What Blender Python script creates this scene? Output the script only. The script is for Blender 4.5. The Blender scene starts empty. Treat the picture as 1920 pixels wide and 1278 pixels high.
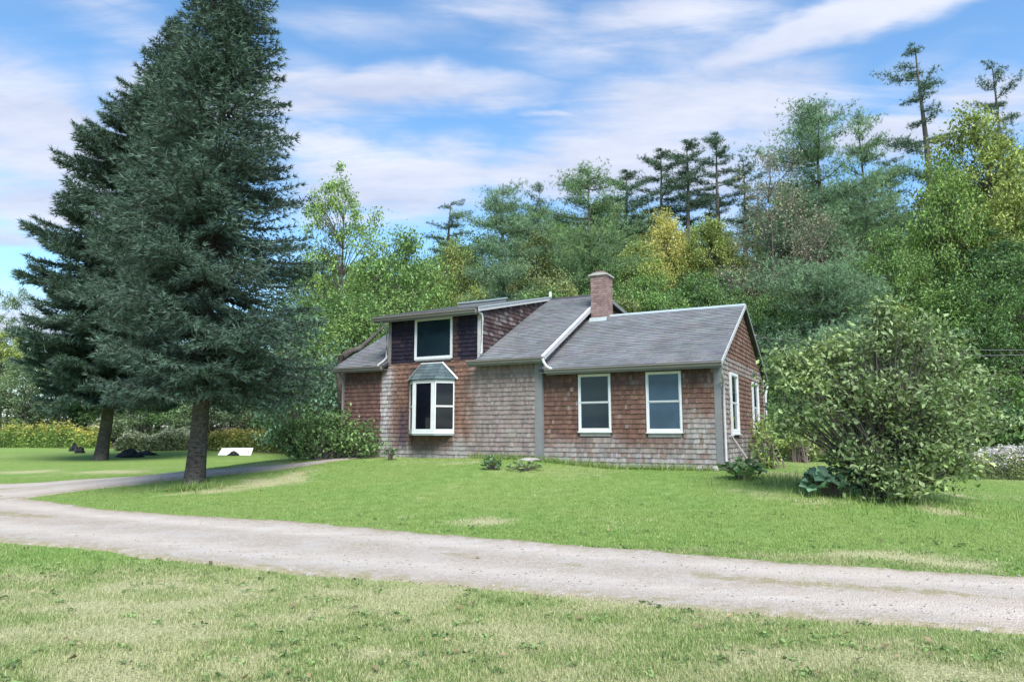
import bpy, math, numpy as np
from mathutils import Vector, Matrix
R = math.radians
sc = bpy.context.scene
col = sc.collection

# ------------------------------------------------------------ camera, sky, sun, exposure
FPX, HOR, CZ = 1310.0, 812.0, 1.6            # focal length in photo pixels, eye-level row, eye height
TILT = math.atan((HOR - 639) / FPX)
cam = bpy.data.cameras.new('camera')
cam.sensor_width = 36.0
cam.lens = 36.0 * FPX / 1920.0
cam.clip_start = 0.05
cam.clip_end = 3000
camo = bpy.data.objects.new('camera', cam)
col.objects.link(camo)
camo.location = (0, 0, CZ)
camo.rotation_euler = (R(90) + TILT, 0, 0)
sc.camera = camo

SUN_EL, SUN_AZ = R(52), R(163)               # azimuth clockwise from +Y: behind the camera, to the right
sun = bpy.data.lights.new('sun', 'SUN')
sun.energy = 2.75
sun.angle = R(32)
sun.color = (1.0, 0.95, 0.88)
suno = bpy.data.objects.new('sun', sun)
col.objects.link(suno)
sd = Vector((math.cos(SUN_EL) * math.sin(SUN_AZ), math.cos(SUN_EL) * math.cos(SUN_AZ), math.sin(SUN_EL)))
suno.rotation_euler = sd.to_track_quat('Z', 'Y').to_euler()
suno.location = (20, -20, 40)

sc.view_settings.view_transform = 'Standard'
sc.view_settings.look = 'None'
sc.view_settings.gamma = 1.0
sc.view_settings.use_curve_mapping = False
sc.view_settings.exposure = 1.2

Fv = np.array([0, math.cos(TILT), math.sin(TILT)])
Uv = np.array([0, -math.sin(TILT), math.cos(TILT)])
Rv = np.array([1.0, 0, 0])
CAM = np.array([0, 0, CZ])
def ray(px, py):
    d = Fv * FPX + Rv * (px - 960) + Uv * (639 - py)
    return d / np.linalg.norm(d)

class NT:
    """small helper round a node tree"""
    def __init__(s, nt):
        s.nt = nt; s.n = nt.nodes; s.l = nt.links; s.n.clear()
    def new(s, t, ins=None, **kw):
        nd = s.n.new(t)
        for k, v in kw.items(): setattr(nd, k, v)
        for k, v in (ins or {}).items():
            i = nd.inputs[k]
            if hasattr(v, 'is_output') or isinstance(v, bpy.types.NodeSocket): s.l.new(v, i)
            else: i.default_value = v
        return nd
    def math(s, op, a, b=0.0, c=None, clamp=False):
        nd = s.n.new('ShaderNodeMath'); nd.operation = op; nd.use_clamp = clamp
        for i, v in enumerate((a, b) if c is None else (a, b, c)):
            if isinstance(v, bpy.types.NodeSocket): s.l.new(v, nd.inputs[i])
            else: nd.inputs[i].default_value = v
        return nd.outputs[0]
    def vmath(s, op, a, b=(0, 0, 0), out=0):
        nd = s.n.new('ShaderNodeVectorMath'); nd.operation = op
        for i, v in enumerate((a, b)):
            if isinstance(v, bpy.types.NodeSocket): s.l.new(v, nd.inputs[i])
            else: nd.inputs[i].default_value = v
        return nd.outputs[out]
    def mix(s, f, a, b, bt='MIX'):
        nd = s.n.new('ShaderNodeMix'); nd.data_type = 'RGBA'; nd.blend_type = bt
        for i, v in ((0, f), (6, a), (7, b)):
            if isinstance(v, bpy.types.NodeSocket): s.l.new(v, nd.inputs[i])
            else: nd.inputs[i].default_value = (*v, 1) if isinstance(v, tuple) and len(v) == 3 else v
        return nd.outputs[2]
    def rng(s, v, a, b, c=0.0, d=1.0, smooth=False):
        nd = s.n.new('ShaderNodeMapRange'); nd.clamp = True
        if smooth: nd.interpolation_type = 'SMOOTHSTEP'
        s.l.new(v, nd.inputs[0])
        for i, q in enumerate((a, b, c, d)): nd.inputs[i + 1].default_value = q
        return nd.outputs[0]
    def noise(s, vec, scale, detail=4, rough=0.55, dist=0.0, out='Fac'):
        nd = s.n.new('ShaderNodeTexNoise')
        if vec is not None: s.l.new(vec, nd.inputs['Vector'])
        nd.inputs['Scale'].default_value = scale; nd.inputs['Detail'].default_value = detail
        nd.inputs['Roughness'].default_value = rough; nd.inputs['Distortion'].default_value = dist
        return nd.outputs[out]
    def mapping(s, vec, scale=(1, 1, 1), loc=(0, 0, 0), rot=(0, 0, 0)):
        nd = s.n.new('ShaderNodeMapping')
        s.l.new(vec, nd.inputs[0])
        nd.inputs['Scale'].default_value = scale; nd.inputs['Location'].default_value = loc; nd.inputs['Rotation'].default_value = rot
        return nd.outputs[0]

# --- world: physical sky with wind-drawn cloud
world = bpy.data.worlds.new('World')
sc.world = world
world.use_nodes = True
w = NT(world.node_tree)
gen = w.new('ShaderNodeTexCoord').outputs['Generated']
sky = w.new('ShaderNodeTexSky', sky_type='NISHITA', sun_disc=False)
sky.sun_elevation = SUN_EL
sky.sun_rotation = SUN_AZ
sky.altitude = 300; sky.air_density = 1.0; sky.dust_density = 0.6; sky.ozone_density = 2.2
skyc = w.mix(1.0, w.new('ShaderNodeHueSaturation', {'Saturation': 1.1, 'Value': .92, 'Color': sky.outputs[0]}).outputs[0], (.95, 1.07, 1.05), 'MULTIPLY')
wv = w.noise(w.mapping(gen, (2.2, 2.2, 5.0)), 1.3, 5, 0.55, out='Color')
wv2 = w.vmath('MULTIPLY', w.vmath('SUBTRACT', wv, (0.5, 0.5, 0.5)), (0.17, 0.17, 0.12))
dirw = w.vmath('ADD', gen, wv2)
cover = None
# broad cloud masses (photo column, row, half width, half height, strength)
for px, py, sx, sy, k in ((760, 152, 260, 46, 1.0), (930, 150, 150, 34, .7), (720, 335, 190, 70, 1.0), (620, 275, 140, 34, .9), (830, 300, 90, 50, .7),
                          (1290, 190, 250, 130, 1.0), (1400, 110, 150, 90, .7), (1180, 300, 220, 100, 1.0), (1330, 330, 150, 90, .9), (1640, 14, 420, 38, 1.0), (1250, 20, 200, 40, .7),
                          (50, 190, 150, 80, .95), (150, 300, 200, 70, .8), (60, 350, 160, 60, .7), (15, 426, 60, 13, .8), (640, 30, 260, 40, .55), (860, 20, 240, 36, .5),
                          (1660, 250, 130, 42, 1.0), (1850, 190, 110, 60, .7), (1440, 250, 100, 140, .8), (330, 190, 150, 70, .8), (1000, 215, 100, 10, .6),
                          (180, 20, 260, 30, .5), (560, 100, 100, 40, .6), (640, 400, 120, 30, .6), (20, 580, 120, 60, .9), (1420, 180, 190, 120, .9), (1080, 90, 200, 60, .6), (560, 200, 160, 40, .7), (1760, 120, 120, 40, .5), (260, 80, 180, 50, .6), (1000, 330, 160, 60, .8)):
    c = ray(px, py)
    dl = w.vmath('SUBTRACT', dirw, tuple(float(q) for q in c))
    # express the offset along the horizon and upwards
    hx = np.array([c[1], -c[0], 0]); hx /= np.linalg.norm(hx)
    up = np.cross(hx, c)
    a = w.vmath('DOT_PRODUCT', dl, tuple(float(q) for q in hx / (sx / 1400)), out=1)
    b = w.vmath('DOT_PRODUCT', dl, tuple(float(q) for q in up / (sy / 1400)), out=1)
    d2 = w.math('ADD', w.math('MULTIPLY', a, a), w.math('MULTIPLY', b, b))
    front = w.vmath('DOT_PRODUCT', gen, tuple(float(q) for q in c), out=1)
    m = w.math('MULTIPLY', w.math('POWER', 2.718, w.math('MULTIPLY', d2, -0.8)), w.math('MULTIPLY', w.rng(front, .2, .5), k))
    cover = m if cover is None else w.math('MAXIMUM', cover, m)
sep = w.new('ShaderNodeSeparateXYZ', {0: gen})
zc = w.math('ADD', w.math('MAXIMUM', sep.outputs[2], 0.0), 0.12)
plane = w.new('ShaderNodeCombineXYZ', {0: w.math('DIVIDE', sep.outputs[0], zc), 1: w.math('DIVIDE', sep.outputs[1], zc), 2: 0.0}).outputs[0]
streak = w.noise(w.mapping(plane, (0.55, 1.5, 1.0), rot=(0, 0, R(14))), 1.1, 7, 0.6, 0.5)
broad = w.noise(w.mapping(plane, (0.35, 0.8, 1.0), (3.1, 1.7, 0)), 1.2, 5, 0.5)
inview = w.math('MULTIPLY', w.rng(w.vmath('DOT_PRODUCT', gen, tuple(float(q) for q in Fv), out=1), .45, .75), 1.0)
elsewhere = w.math('MULTIPLY', w.rng(broad, .42, .62), w.math('SUBTRACT', 1.0, inview))
cov = w.math('ADD', w.math('MULTIPLY', cover, w.rng(streak, .25, .62, .55, 1.12)), w.math('MULTIPLY', w.rng(streak, .5, .8), .4))
cov = w.math('MAXIMUM', cov, w.math('MULTIPLY', elsewhere, w.rng(streak, .3, .6, .4, 1.0)))
wisp = w.noise(w.mapping(plane, (1.0, 3.6, 1.0), (1.3, .4, 0), (0, 0, R(20))), 2.0, 9, .62, 1.3)
cov = w.math('ADD', cov, w.math('MULTIPLY', w.math('SUBTRACT', wisp, .5), w.math('ADD', w.math('MULTIPLY', cov, 1.0), .12)))
low = w.rng(sep.outputs[2], .0, .28, .5, 0.0)
cov = w.math('MAXIMUM', cov, low)
cov = w.math('MULTIPLY', w.rng(cov, .2, .88, 0, 1, True), 0.95)
shade = w.noise(w.mapping(plane, (1, 2.2, 1), (5, 2, 0)), 1.6, 5, 0.6)
cloudc = w.mix(w.rng(shade, .35, .65), (2.15, 2.4, 3.1), (3.05, 3.2, 3.7))
skymix = w.mix(cov, skyc, cloudc)
bg = w.new('ShaderNodeBackground', {'Color': skymix, 'Strength': 0.125})
w.l.new(bg.outputs[0], w.new('ShaderNodeOutputWorld').inputs[0])

# ------------------------------------------------------------ mesh building
class B:
    """collects vertices and faces as numpy blocks; build() links them as ONE mesh object"""
    def __init__(s): s.v = []; s.t = []; s.q = []; s.r = []; s.c = []; s.n = 0
    def add(s, v, t=None, q=None, rnd=0.5, tint=(1, 1, 1)):
        v = np.asarray(v, float).reshape(-1, 3); k = len(v)
        s.v.append(v)
        if t is not None and len(t): s.t.append(np.asarray(t, int).reshape(-1, 3) + s.n)
        if q is not None and len(q): s.q.append(np.asarray(q, int).reshape(-1, 4) + s.n)
        s.r.append(np.broadcast_to(np.asarray(rnd, float), (k,)))
        s.c.append(np.broadcast_to(np.asarray(tint, float), (k, 3)))
        s.n += k
        return s
    def box(s, lo, hi, M=None, **kw):
        x0, y0, z0 = lo; x1, y1, z1 = hi
        v = np.array([(x0, y0, z0), (x1, y0, z0), (x1, y1, z0), (x0, y1, z0), (x0, y0, z1), (x1, y0, z1), (x1, y1, z1), (x0, y1, z1)], float)
        if M is not None: v = np.array([tuple(M @ Vector(p)) for p in v])
        return s.add(v, q=[(0, 3, 2, 1), (4, 5, 6, 7), (0, 1, 5, 4), (1, 2, 6, 5), (2, 3, 7, 6), (3, 0, 4, 7)], **kw)
    def prism(s, poly, y0, y1, axis='x', **kw):
        """extrude a polygon given in the two other axes"""
        n = len(poly); a = []
        for yy in (y0, y1):
            for p in poly:
                a.append({'x': (yy, p[0], p[1]), 'y': (p[0], yy, p[1]), 'z': (p[0], p[1], yy)}[axis])
        q = [(i, (i + 1) % n, n + (i + 1) % n, n + i) for i in range(n)]
        t = [(0, i + 1, i) for i in range(1, n - 1)] + [(n, n + i, n + i + 1) for i in range(1, n - 1)]
        return s.add(a, t=t, q=q, **kw)
    def tube(s, pts, rad, sides=6, cap=True, **kw):
        pts = np.asarray(pts, float); n = len(pts)
        rad = np.broadcast_to(np.asarray(rad, float), (n,))
        tg = np.gradient(pts, axis=0); tg /= np.linalg.norm(tg, axis=1)[:, None] + 1e-9
        ref = np.array([0, 0, 1.0]) if abs(tg[0][2]) < .9 else np.array([1.0, 0, 0])
        a = np.cross(tg, ref); a /= np.linalg.norm(a, axis=1)[:, None] + 1e-9
        b = np.cross(tg, a)
        th = np.arange(sides) * 2 * math.pi / sides
        v = pts[:, None] + rad[:, None, None] * (np.cos(th)[None, :, None] * a[:, None] + np.sin(th)[None, :, None] * b[:, None])
        q = [(i * sides + j, i * sides + (j + 1) % sides, (i + 1) * sides + (j + 1) % sides, (i + 1) * sides + j) for i in range(n - 1) for j in range(sides)]
        t = []
        if cap:
            t = [(0, j, j + 1) for j in range(1, sides - 1)] + [((n - 1) * sides, (n - 1) * sides + j + 1, (n - 1) * sides + j) for j in range(1, sides - 1)]
        return s.add(v.reshape(-1, 3), t=t, q=q, **kw)
    def mesh(s, name, m):
        me = bpy.data.meshes.new(name)
        v = np.concatenate(s.v).astype(np.float32)
        t = np.concatenate(s.t) if s.t else np.zeros((0, 3), int)
        q = np.concatenate(s.q) if s.q else np.zeros((0, 4), int)
        me.vertices.add(len(v)); me.vertices.foreach_set('co', v.ravel())
        loops = np.concatenate([t.ravel(), q.ravel()]).astype(np.int32)
        me.loops.add(len(loops)); me.loops.foreach_set('vertex_index', loops)
        st = np.concatenate([np.arange(len(t)) * 3, len(t) * 3 + np.arange(len(q)) * 4]).astype(np.int32)
        me.polygons.add(len(st)); me.polygons.foreach_set('loop_start', st)
        me.update(calc_edges=True)
        me.polygons.foreach_set('use_smooth', np.zeros(len(st), bool))
        a = me.attributes.new('rnd', 'FLOAT', 'POINT'); a.data.foreach_set('value', np.concatenate(s.r).astype(np.float32))
        c = np.concatenate(s.c)
        if not np.all(c == 1):
            a = me.attributes.new('tint', 'FLOAT_VECTOR', 'POINT'); a.data.foreach_set('vector', c.astype(np.float32).ravel())
        me.materials.append(m)
        return me
    def build(s, name, m, parent=None, smooth=False, kind=None):
        me = s.mesh(name, m)
        if smooth: me.polygons.foreach_set('use_smooth', [True] * len(me.polygons))
        return link(name, me, parent, kind)

def link(name, me, parent=None, kind=None):
    o = bpy.data.objects.new(name, me); col.objects.link(o)
    if parent is not None: o.parent = parent
    if kind: o['kind'] = kind
    return o
def tag(o, label, cat, group=None, kind=None):
    o['label'] = label; o['category'] = cat
    if group: o['group'] = group
    if kind: o['kind'] = kind
    return o
def thing(name, label, cat, loc=(0, 0, 0), rz=0.0, group=None):
    o = bpy.data.objects.new(name, None); col.objects.link(o)
    o.location = tuple(float(q) for q in loc); o.rotation_euler = (0, 0, rz); o.empty_display_size = .3
    return tag(o, label, cat, group)

# numpy value noise
def hash2(i, j, seed):
    n = (i * 374761393 + j * 668265263 + seed * 144665 + 1013904223) & 0x7fffffff
    n = ((n ^ (n >> 13)) * 1274126177) & 0x7fffffff
    return ((n ^ (n >> 16)) & 0xffff) / 65535.0
def vnoise(x, y, seed=0):
    xi = np.floor(x).astype(np.int64); yi = np.floor(y).astype(np.int64); fx = x - xi; fy = y - yi
    fx = fx * fx * (3 - 2 * fx); fy = fy * fy * (3 - 2 * fy)
    a = hash2(xi, yi, seed); b = hash2(xi + 1, yi, seed); c = hash2(xi, yi + 1, seed); d = hash2(xi + 1, yi + 1, seed)
    return (a * (1 - fx) + b * fx) * (1 - fy) + (c * (1 - fx) + d * fx) * fy
def fbm(x, y, seed=0, oct=4):
    s = 0; a = .5; t = 0
    for k in range(oct):
        s = s + a * vnoise(x * 2 ** k, y * 2 ** k, seed + k); t += a; a *= .55
    return s / t
def sst(a, b, x):
    t = np.clip((x - a) / (b - a), 0, 1); return t * t * (3 - 2 * t)

# ------------------------------------------------------------ terrain
YAW = R(27.9)
HO = np.array([5.188, 17.562, 0.71])           # base of the near corner of the house
HU = np.array([math.cos(YAW), -math.sin(YAW)]); HV = np.array([math.sin(YAW), math.cos(YAW)])
def gz(x, y):
    x = np.asarray(x, float); y = np.asarray(y, float)
    lx = (x - HO[0]) * HU[0] + (y - HO[1]) * HU[1]; ly = (x - HO[0]) * HV[0] + (y - HO[1]) * HV[1]
    dx = np.maximum(np.maximum(-12.3 - lx, lx), 0); dy = np.maximum(np.maximum(-ly, ly - 8.5), 0)
    d = np.hypot(dx, dy)
    peak = .66 + .2 * sst(-2.5, -6.0, lx) if False else .66 + .2 * sst(2.5, 6.0, -lx)
    z = peak * np.exp(-(d / 5.2) ** 2)
    z = z + .38 * sst(24, 60, y) * sst(4, 18, -x)
    z = z + (fbm(x * .35, y * .35, 5, 3) - .5) * .07 * sst(3, 10, np.hypot(x, y))
    yt = 36 - .12 * np.maximum(x, 0) + .65 * np.maximum(-x, 0)
    e = y - yt
    az = x / np.maximum(np.abs(y), 1)
    f = .16 + .84 * sst(-.42, .12, az)
    h = np.maximum(e - 4, 0); h = 26 * (1 - np.exp(-h * .36 / 26))
    z = z + h * f * np.where(y > 0, 1, 0)
    return z
def ground(px, py):
    """where the line of sight through a photo pixel meets the ground"""
    d = ray(px, py); t = np.linspace(1, 160, 6000)
    p = CAM + d * t[:, None]
    below = np.nonzero(p[:, 2] <= gz(p[:, 0], p[:, 1]))[0]
    i = below[0] if len(below) else len(t) - 1
    q = p[i]; return np.array([q[0], q[1], float(gz(q[0], q[1]))])
def G(x, y): return np.array([x, y, float(gz(x, y))])
def atdepth(px, depth, py=812):
    d = ray(px, py); return CAM + d * (depth / d[1])
def proj(p):
    d = np.asarray(p) - CAM; k = d @ Fv
    return 960 + FPX * (d @ Rv) / k, 639 - FPX * (d @ Uv) / k

# ------------------------------------------------------------ materials
def material(name):
    m = bpy.data.materials.new(name); m.use_nodes = True
    return m, NT(m.node_tree)
def finish(n, base, rough=.7, spec=.3, bump=None, strength=.3, dist=.02, **ins):
    d = {'Base Color': base if isinstance(base, bpy.types.NodeSocket) else (*base, 1), 'Roughness': rough, 'Specular IOR Level': spec}
    d.update(ins)
    p = n.new('ShaderNodeBsdfPrincipled', d)
    if bump is not None:
        n.l.new(n.new('ShaderNodeBump', {'Height': bump, 'Strength': strength, 'Distance': dist}).outputs[0], p.inputs['Normal'])
    n.l.new(p.outputs[0], n.new('ShaderNodeOutputMaterial').inputs[0])
    return p
def attr(n, name, out=2): return n.new('ShaderNodeAttribute', attribute_name=name).outputs[out]
def plain(name, c, rough=.6, spec=.3, var=.15, scale=6.0, bump=.1):
    m, n = material(name)
    co = n.new('ShaderNodeTexCoord').outputs['Object']
    f = n.noise(co, scale, 5, .6); f2 = n.noise(co, scale * 9, 3, .6)
    f = n.math('ADD', n.math('MULTIPLY', f, .65), n.math('MULTIPLY', f2, .35))
    c2 = n.mix(n.rng(f, .3, .7), tuple(q * (1 - var) for q in c), tuple(min(1, q * (1 + var)) for q in c))
    finish(n, c2, rough, spec, f2, bump, .01)
    return m
def leafmat(name, trans=.3, rough=.55, yellow=.25, spec=.25, lo=.0, gain=.75, powr=1.0):
    """leaf colour = colour of the object, varied leaf by leaf"""
    m, n = material(name)
    oc = n.new('ShaderNodeObjectInfo')
    r = attr(n, 'rnd')
    pos = n.new('ShaderNodeTexCoord').outputs['Object']
    cl = n.noise(pos, .55, 3, .6)
    v = n.math('ADD', n.math('MULTIPLY', n.math('POWER', r, powr), gain), n.rng(cl, .3, .7, .45 + lo, .95 + lo))
    base = n.mix(1.0, oc.outputs['Color'], n.new('ShaderNodeCombineColor', {0: v, 1: v, 2: v}).outputs[0], 'MULTIPLY')
    yel = n.mix(1.0, base, (1.5, 1.15, .7), 'MULTIPLY')
    base = n.mix(n.math('MULTIPLY', n.rng(cl, .5, .8), n.math('MULTIPLY', r, yellow * 2.2)), base, yel)
    p = n.new('ShaderNodeBsdfPrincipled', {'Base Color': base, 'Roughness': rough, 'Specular IOR Level': spec})
    tr = n.new('ShaderNodeBsdfTranslucent', {'Color': n.mix(1.0, base, (1.15, 1.2, .6), 'MULTIPLY')})
    mx = n.new('ShaderNodeMixShader', {0: trans, 1: p.outputs[0], 2: tr.outputs[0]})
    n.l.new(mx.outputs[0], n.new('ShaderNodeOutputMaterial').inputs[0])
    return m
M = {}
M['leaf'] = leafmat('leaf', .24, .5, .3, .3, -.16, 1.15, 1.6)
M['needle'] = leafmat('needle', .12, .6, .1, .25, -.1, 1.0, 1.5)
M['spruce_needle'] = leafmat('spruce_needle', .08, .55, .12, .3, -.12, 1.25, 2.2)
def barkmat(name, c, c2, sc_=(9, 9, 2.0)):
    m, n = material(name)
    co = n.new('ShaderNodeTexCoord').outputs['Object']
    f = n.noise(n.mapping(co, sc_), 2.0, 6, .65, .4)
    g = n.noise(co, 1.2, 3, .5)
    cc = n.mix(n.rng(f, .35, .65), c, c2)
    cc = n.mix(n.rng(g, .5, .7, 0, .45), cc, (.16, .18, .13))
    finish(n, cc, .9, .1, f, .9, .04)
    return m
M['bark'] = barkmat('grey_bark', (.055, .048, .042), (.17, .155, .14))
M['bark_spruce'] = barkmat('spruce_bark', (.035, .03, .028), (.135, .115, .105), (5, 5, 12))
M['bark_pale'] = barkmat('pale_bark', (.16, .15, .14), (.36, .34, .31))
M['twig'] = plain('dead_twig', (.15, .125, .11), .9, .1, .25)

def grass_nodes(n, blade):
    co = n.new('ShaderNodeNewGeometry').outputs['Position']
    xy = n.vmath('MULTIPLY', co, (1, 1, 0))
    dry = attr(n, 'dry')
    fine = n.noise(xy, 34, 4, .65); mid = n.noise(xy, 3.4, 5, .6); big = n.noise(xy, .45, 4, .55)
    gcol = n.mix(n.rng(mid, .32, .68), (.15, .257, .06), (.225, .345, .095))
    gcol = n.mix(n.rng(big, .38, .66, 0, .45), gcol, (.26, .33, .10))
    straw = n.mix(n.rng(fine, .3, .7), (.33, .34, .16), (.50, .49, .29))
    d = n.math('ADD', dry, n.math('MULTIPLY', n.math('SUBTRACT', mid, .5), .7))
    if blade:
        r = attr(n, 'rnd')
        d = n.math('ADD', d, n.math('MULTIPLY', n.math('SUBTRACT', r, .5), .9))
        d = n.rng(d, .25, .75)
        v = n.rng(r, 0, 1, .7, 1.35)
    else:
        d = n.rng(n.math('ADD', d, n.math('MULTIPLY', n.math('SUBTRACT', fine, .5), .5)), .22, .72)
        v = n.rng(fine, .3, .7, .62, 1.2)
    c = n.mix(d, gcol, straw)
    c = n.mix(1.0, c, n.new('ShaderNodeCombineColor', {0: v, 1: v, 2: v}).outputs[0], 'MULTIPLY')
    return c, fine, mid, xy
m, n = material('lawn_turf'); c, fine, mid, xy = grass_nodes(n, False)
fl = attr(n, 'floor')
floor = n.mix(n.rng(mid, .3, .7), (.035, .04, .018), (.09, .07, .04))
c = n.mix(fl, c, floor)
finish(n, c, .95, .08, n.math('ADD', fine, n.math('MULTIPLY', mid, .8)), .8, .05); M['turf'] = m
m, n = material('grass_blade'); c, fine, mid, xy = grass_nodes(n, True)
p = n.new('ShaderNodeBsdfPrincipled', {'Base Color': c, 'Roughness': .6, 'Specular IOR Level': .2})
tr = n.new('ShaderNodeBsdfTranslucent', {'Color': c})
n.l.new(n.new('ShaderNodeMixShader', {0: .3, 1: p.outputs[0], 2: tr.outputs[0]}).outputs[0], n.new('ShaderNodeOutputMaterial').inputs[0]); M['blade'] = m

m, n = material('gravel_drive')
co = n.new('ShaderNodeNewGeometry').outputs['Position']; xy = n.vmath('MULTIPLY', co, (1, 1, 0))
vor = n.new('ShaderNodeTexVoronoi', {'Vector': xy, 'Scale': 62.0}); vor2 = n.new('ShaderNodeTexVoronoi', {'Vector': xy, 'Scale': 24.0})
mid = n.noise(xy, 1.3, 6, .62); fine = n.noise(xy, 16, 5, .7)
g = n.mix(n.rng(vor.outputs['Distance'], .1, .6), (.50, .445, .385), (.31, .27, .23))
g = n.mix(n.rng(n.new('ShaderNodeSeparateColor', {0: vor2.outputs['Color']}).outputs[0], .55, 1, 0, .5), g, (.55, .51, .46))
g = n.mix(n.rng(fine, .35, .7, 0, .55), g, (.39, .335, .275))
g = n.mix(n.rng(mid, .45, .68, 0, .8), g, (.44, .41, .38))
ed = attr(n, 'edge')
xs_ = n.new('ShaderNodeSeparateXYZ', {0: xy}).outputs[0]
g = n.mix(n.math('MULTIPLY', n.rng(xs_, 1.5, 7.0), n.rng(n.noise(xy, .9, 4, .6), .35, .6, .1, .75)), g, (.54, .45, .36))
e2 = n.rng(n.math('ADD', ed, n.math('MULTIPLY', n.math('SUBTRACT', n.noise(xy, 4.5, 6, .72), .5), 2.4)), .5, .85)
g = n.mix(n.math('MULTIPLY', e2, .8), g, n.mix(n.rng(fine, .35, .65), (.20, .19, .09), (.36, .31, .2)))
tk = n.math('MULTIPLY', attr(n, 'track'), n.rng(n.noise(n.mapping(xy, (.5, 3, 1)), 1.6, 4, .6), .3, .65, .15, .6))
g = n.mix(tk, g, (.58, .525, .475))
finish(n, g, .95, .1, n.math('ADD', n.math('MULTIPLY', vor.outputs['Distance'], -1), fine), .7, .02); M['gravel'] = m

# siding, roofing and trim
def woodmat(name, rough=.85):
    m, n = material(name)
    co = n.new('ShaderNodeTexCoord').outputs['Object']
    t = n.new('ShaderNodeVectorMath', operation='MULTIPLY')
    n.l.new(attr(n, 'tint', 1), t.inputs[0]); n.l.new(n.new('ShaderNodeObjectInfo').outputs['Color'], t.inputs[1])
    pos = n.new('ShaderNodeNewGeometry').outputs['Position']
    g = n.noise(n.mapping(pos, (70, 70, 4)), 1.0, 4, .65)
    s = n.noise(n.mapping(pos, (6, 6, 1.2)), 1.0, 4, .6)
    v = n.math('MULTIPLY', n.rng(g, .25, .75, .62, 1.3), n.rng(s, .3, .7, .78, 1.2))
    c = n.mix(1.0, t.outputs[0], n.new('ShaderNodeCombineColor', {0: v, 1: v, 2: v}).outputs[0], 'MULTIPLY')
    finish(n, c, rough, .15, g, .5, .01)
    return m
M['shingle'] = woodmat('weathered_cedar_shingle')
m, n = material('asphalt_shingle')
t = n.new('ShaderNodeVectorMath', operation='MULTIPLY')
n.l.new(attr(n, 'tint', 1), t.inputs[0]); n.l.new(n.new('ShaderNodeObjectInfo').outputs['Color'], t.inputs[1])
pos = n.new('ShaderNodeNewGeometry').outputs['Position']
g = n.noise(pos, 90, 3, .7); s = n.noise(n.mapping(pos, (.8, .8, .5)), 1.6, 5, .6)
v = n.math('MULTIPLY', n.rng(g, .3, .7, .75, 1.25), n.rng(s, .3, .7, .8, 1.2))
c = n.mix(1.0, t.outputs[0], n.new('ShaderNodeCombineColor', {0: v, 1: v, 2: v}).outputs[0], 'MULTIPLY')
finish(n, c, .9, .2, g, .4, .005); M['asphalt'] = m
m, n = material('brick')
oi = n.new('ShaderNodeObjectInfo'); co = n.new('ShaderNodeNewGeometry').outputs['Position']
c = n.mix(oi.outputs['Random'], (.20, .125, .115), (.34, .235, .215))
c = n.mix(n.rng(n.noise(co, 7, 4, .6), .5, .72, 0, .6), c, (.33, .27, .25))
finish(n, c, .9, .15, n.noise(co, 60, 3, .6), .4, .01); M['brick'] = m
M['mortar'] = plain('mortar', (.36, .32, .30), .95, .1, .15, 12)
M['concrete'] = plain('concrete_cap', (.42, .40, .38), .9, .2, .15, 8)
M['white'] = plain('white_paint', (.63, .65, .67), .5, .35, .10, 5)
M['worn_white'] = plain('worn_white_paint', (.42, .42, .425), .6, .3, .22, 7)
M['gutter'] = plain('gutter_taupe', (.20, .185, .178), .45, .4, .1, 2)
M['trim'] = plain('grey_trim', (.19, .195, .205), .7, .3, .15, 4)
M['sheath'] = plain('old_sheathing', (.10, .085, .08), .9, .1, .2, 3)
M['dark_edge'] = plain('roof_edge', (.05, .05, .055), .85, .2, .2, 4)
M['foundation'] = plain('foundation_stone', (.23, .21, .2), .95, .1, .3, 3, .5)
M['flash'] = plain('lead_flashing', (.32, .38, .39), .5, .5, .1, 4)
M['pvc'] = plain('vent_pvc', (.75, .75, .72), .5, .4, .04, 4)
M['stone'] = plain('field_stone', (.36, .34, .33), .9, .2, .25, 5, .6)
M['post_wood'] = plain('grey_post_wood', (.33, .32, .31), .85, .15, .2, 6)
M['black'] = plain('black_rubber', (.012, .012, .014), .6, .3, .3, 6)
M['tarp'] = plain('white_board', (.82, .83, .84), .5, .4, .04, 2)
M['wire'] = plain('cable', (.20, .20, .21), .6, .3, .05, 2)
def glassmat(name, c, rough=.03):
    m, n = material(name)
    co = n.new('ShaderNodeTexCoord').outputs['Object']
    f = n.noise(co, 1.5, 3, .5)
    finish(n, n.mix(n.rng(f, .3, .7), tuple(q * .75 for q in c), tuple(q * 1.2 for q in c)), rough, .32)
    return m
M['pane'] = glassmat('dark_glass', (.012, .024, .034))
M['pane_blind'] = glassmat('glass_over_blind', (.035, .075, .12), .08)
M['pane_bay'] = glassmat('bay_glass', (.006, .008, .014))

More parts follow.
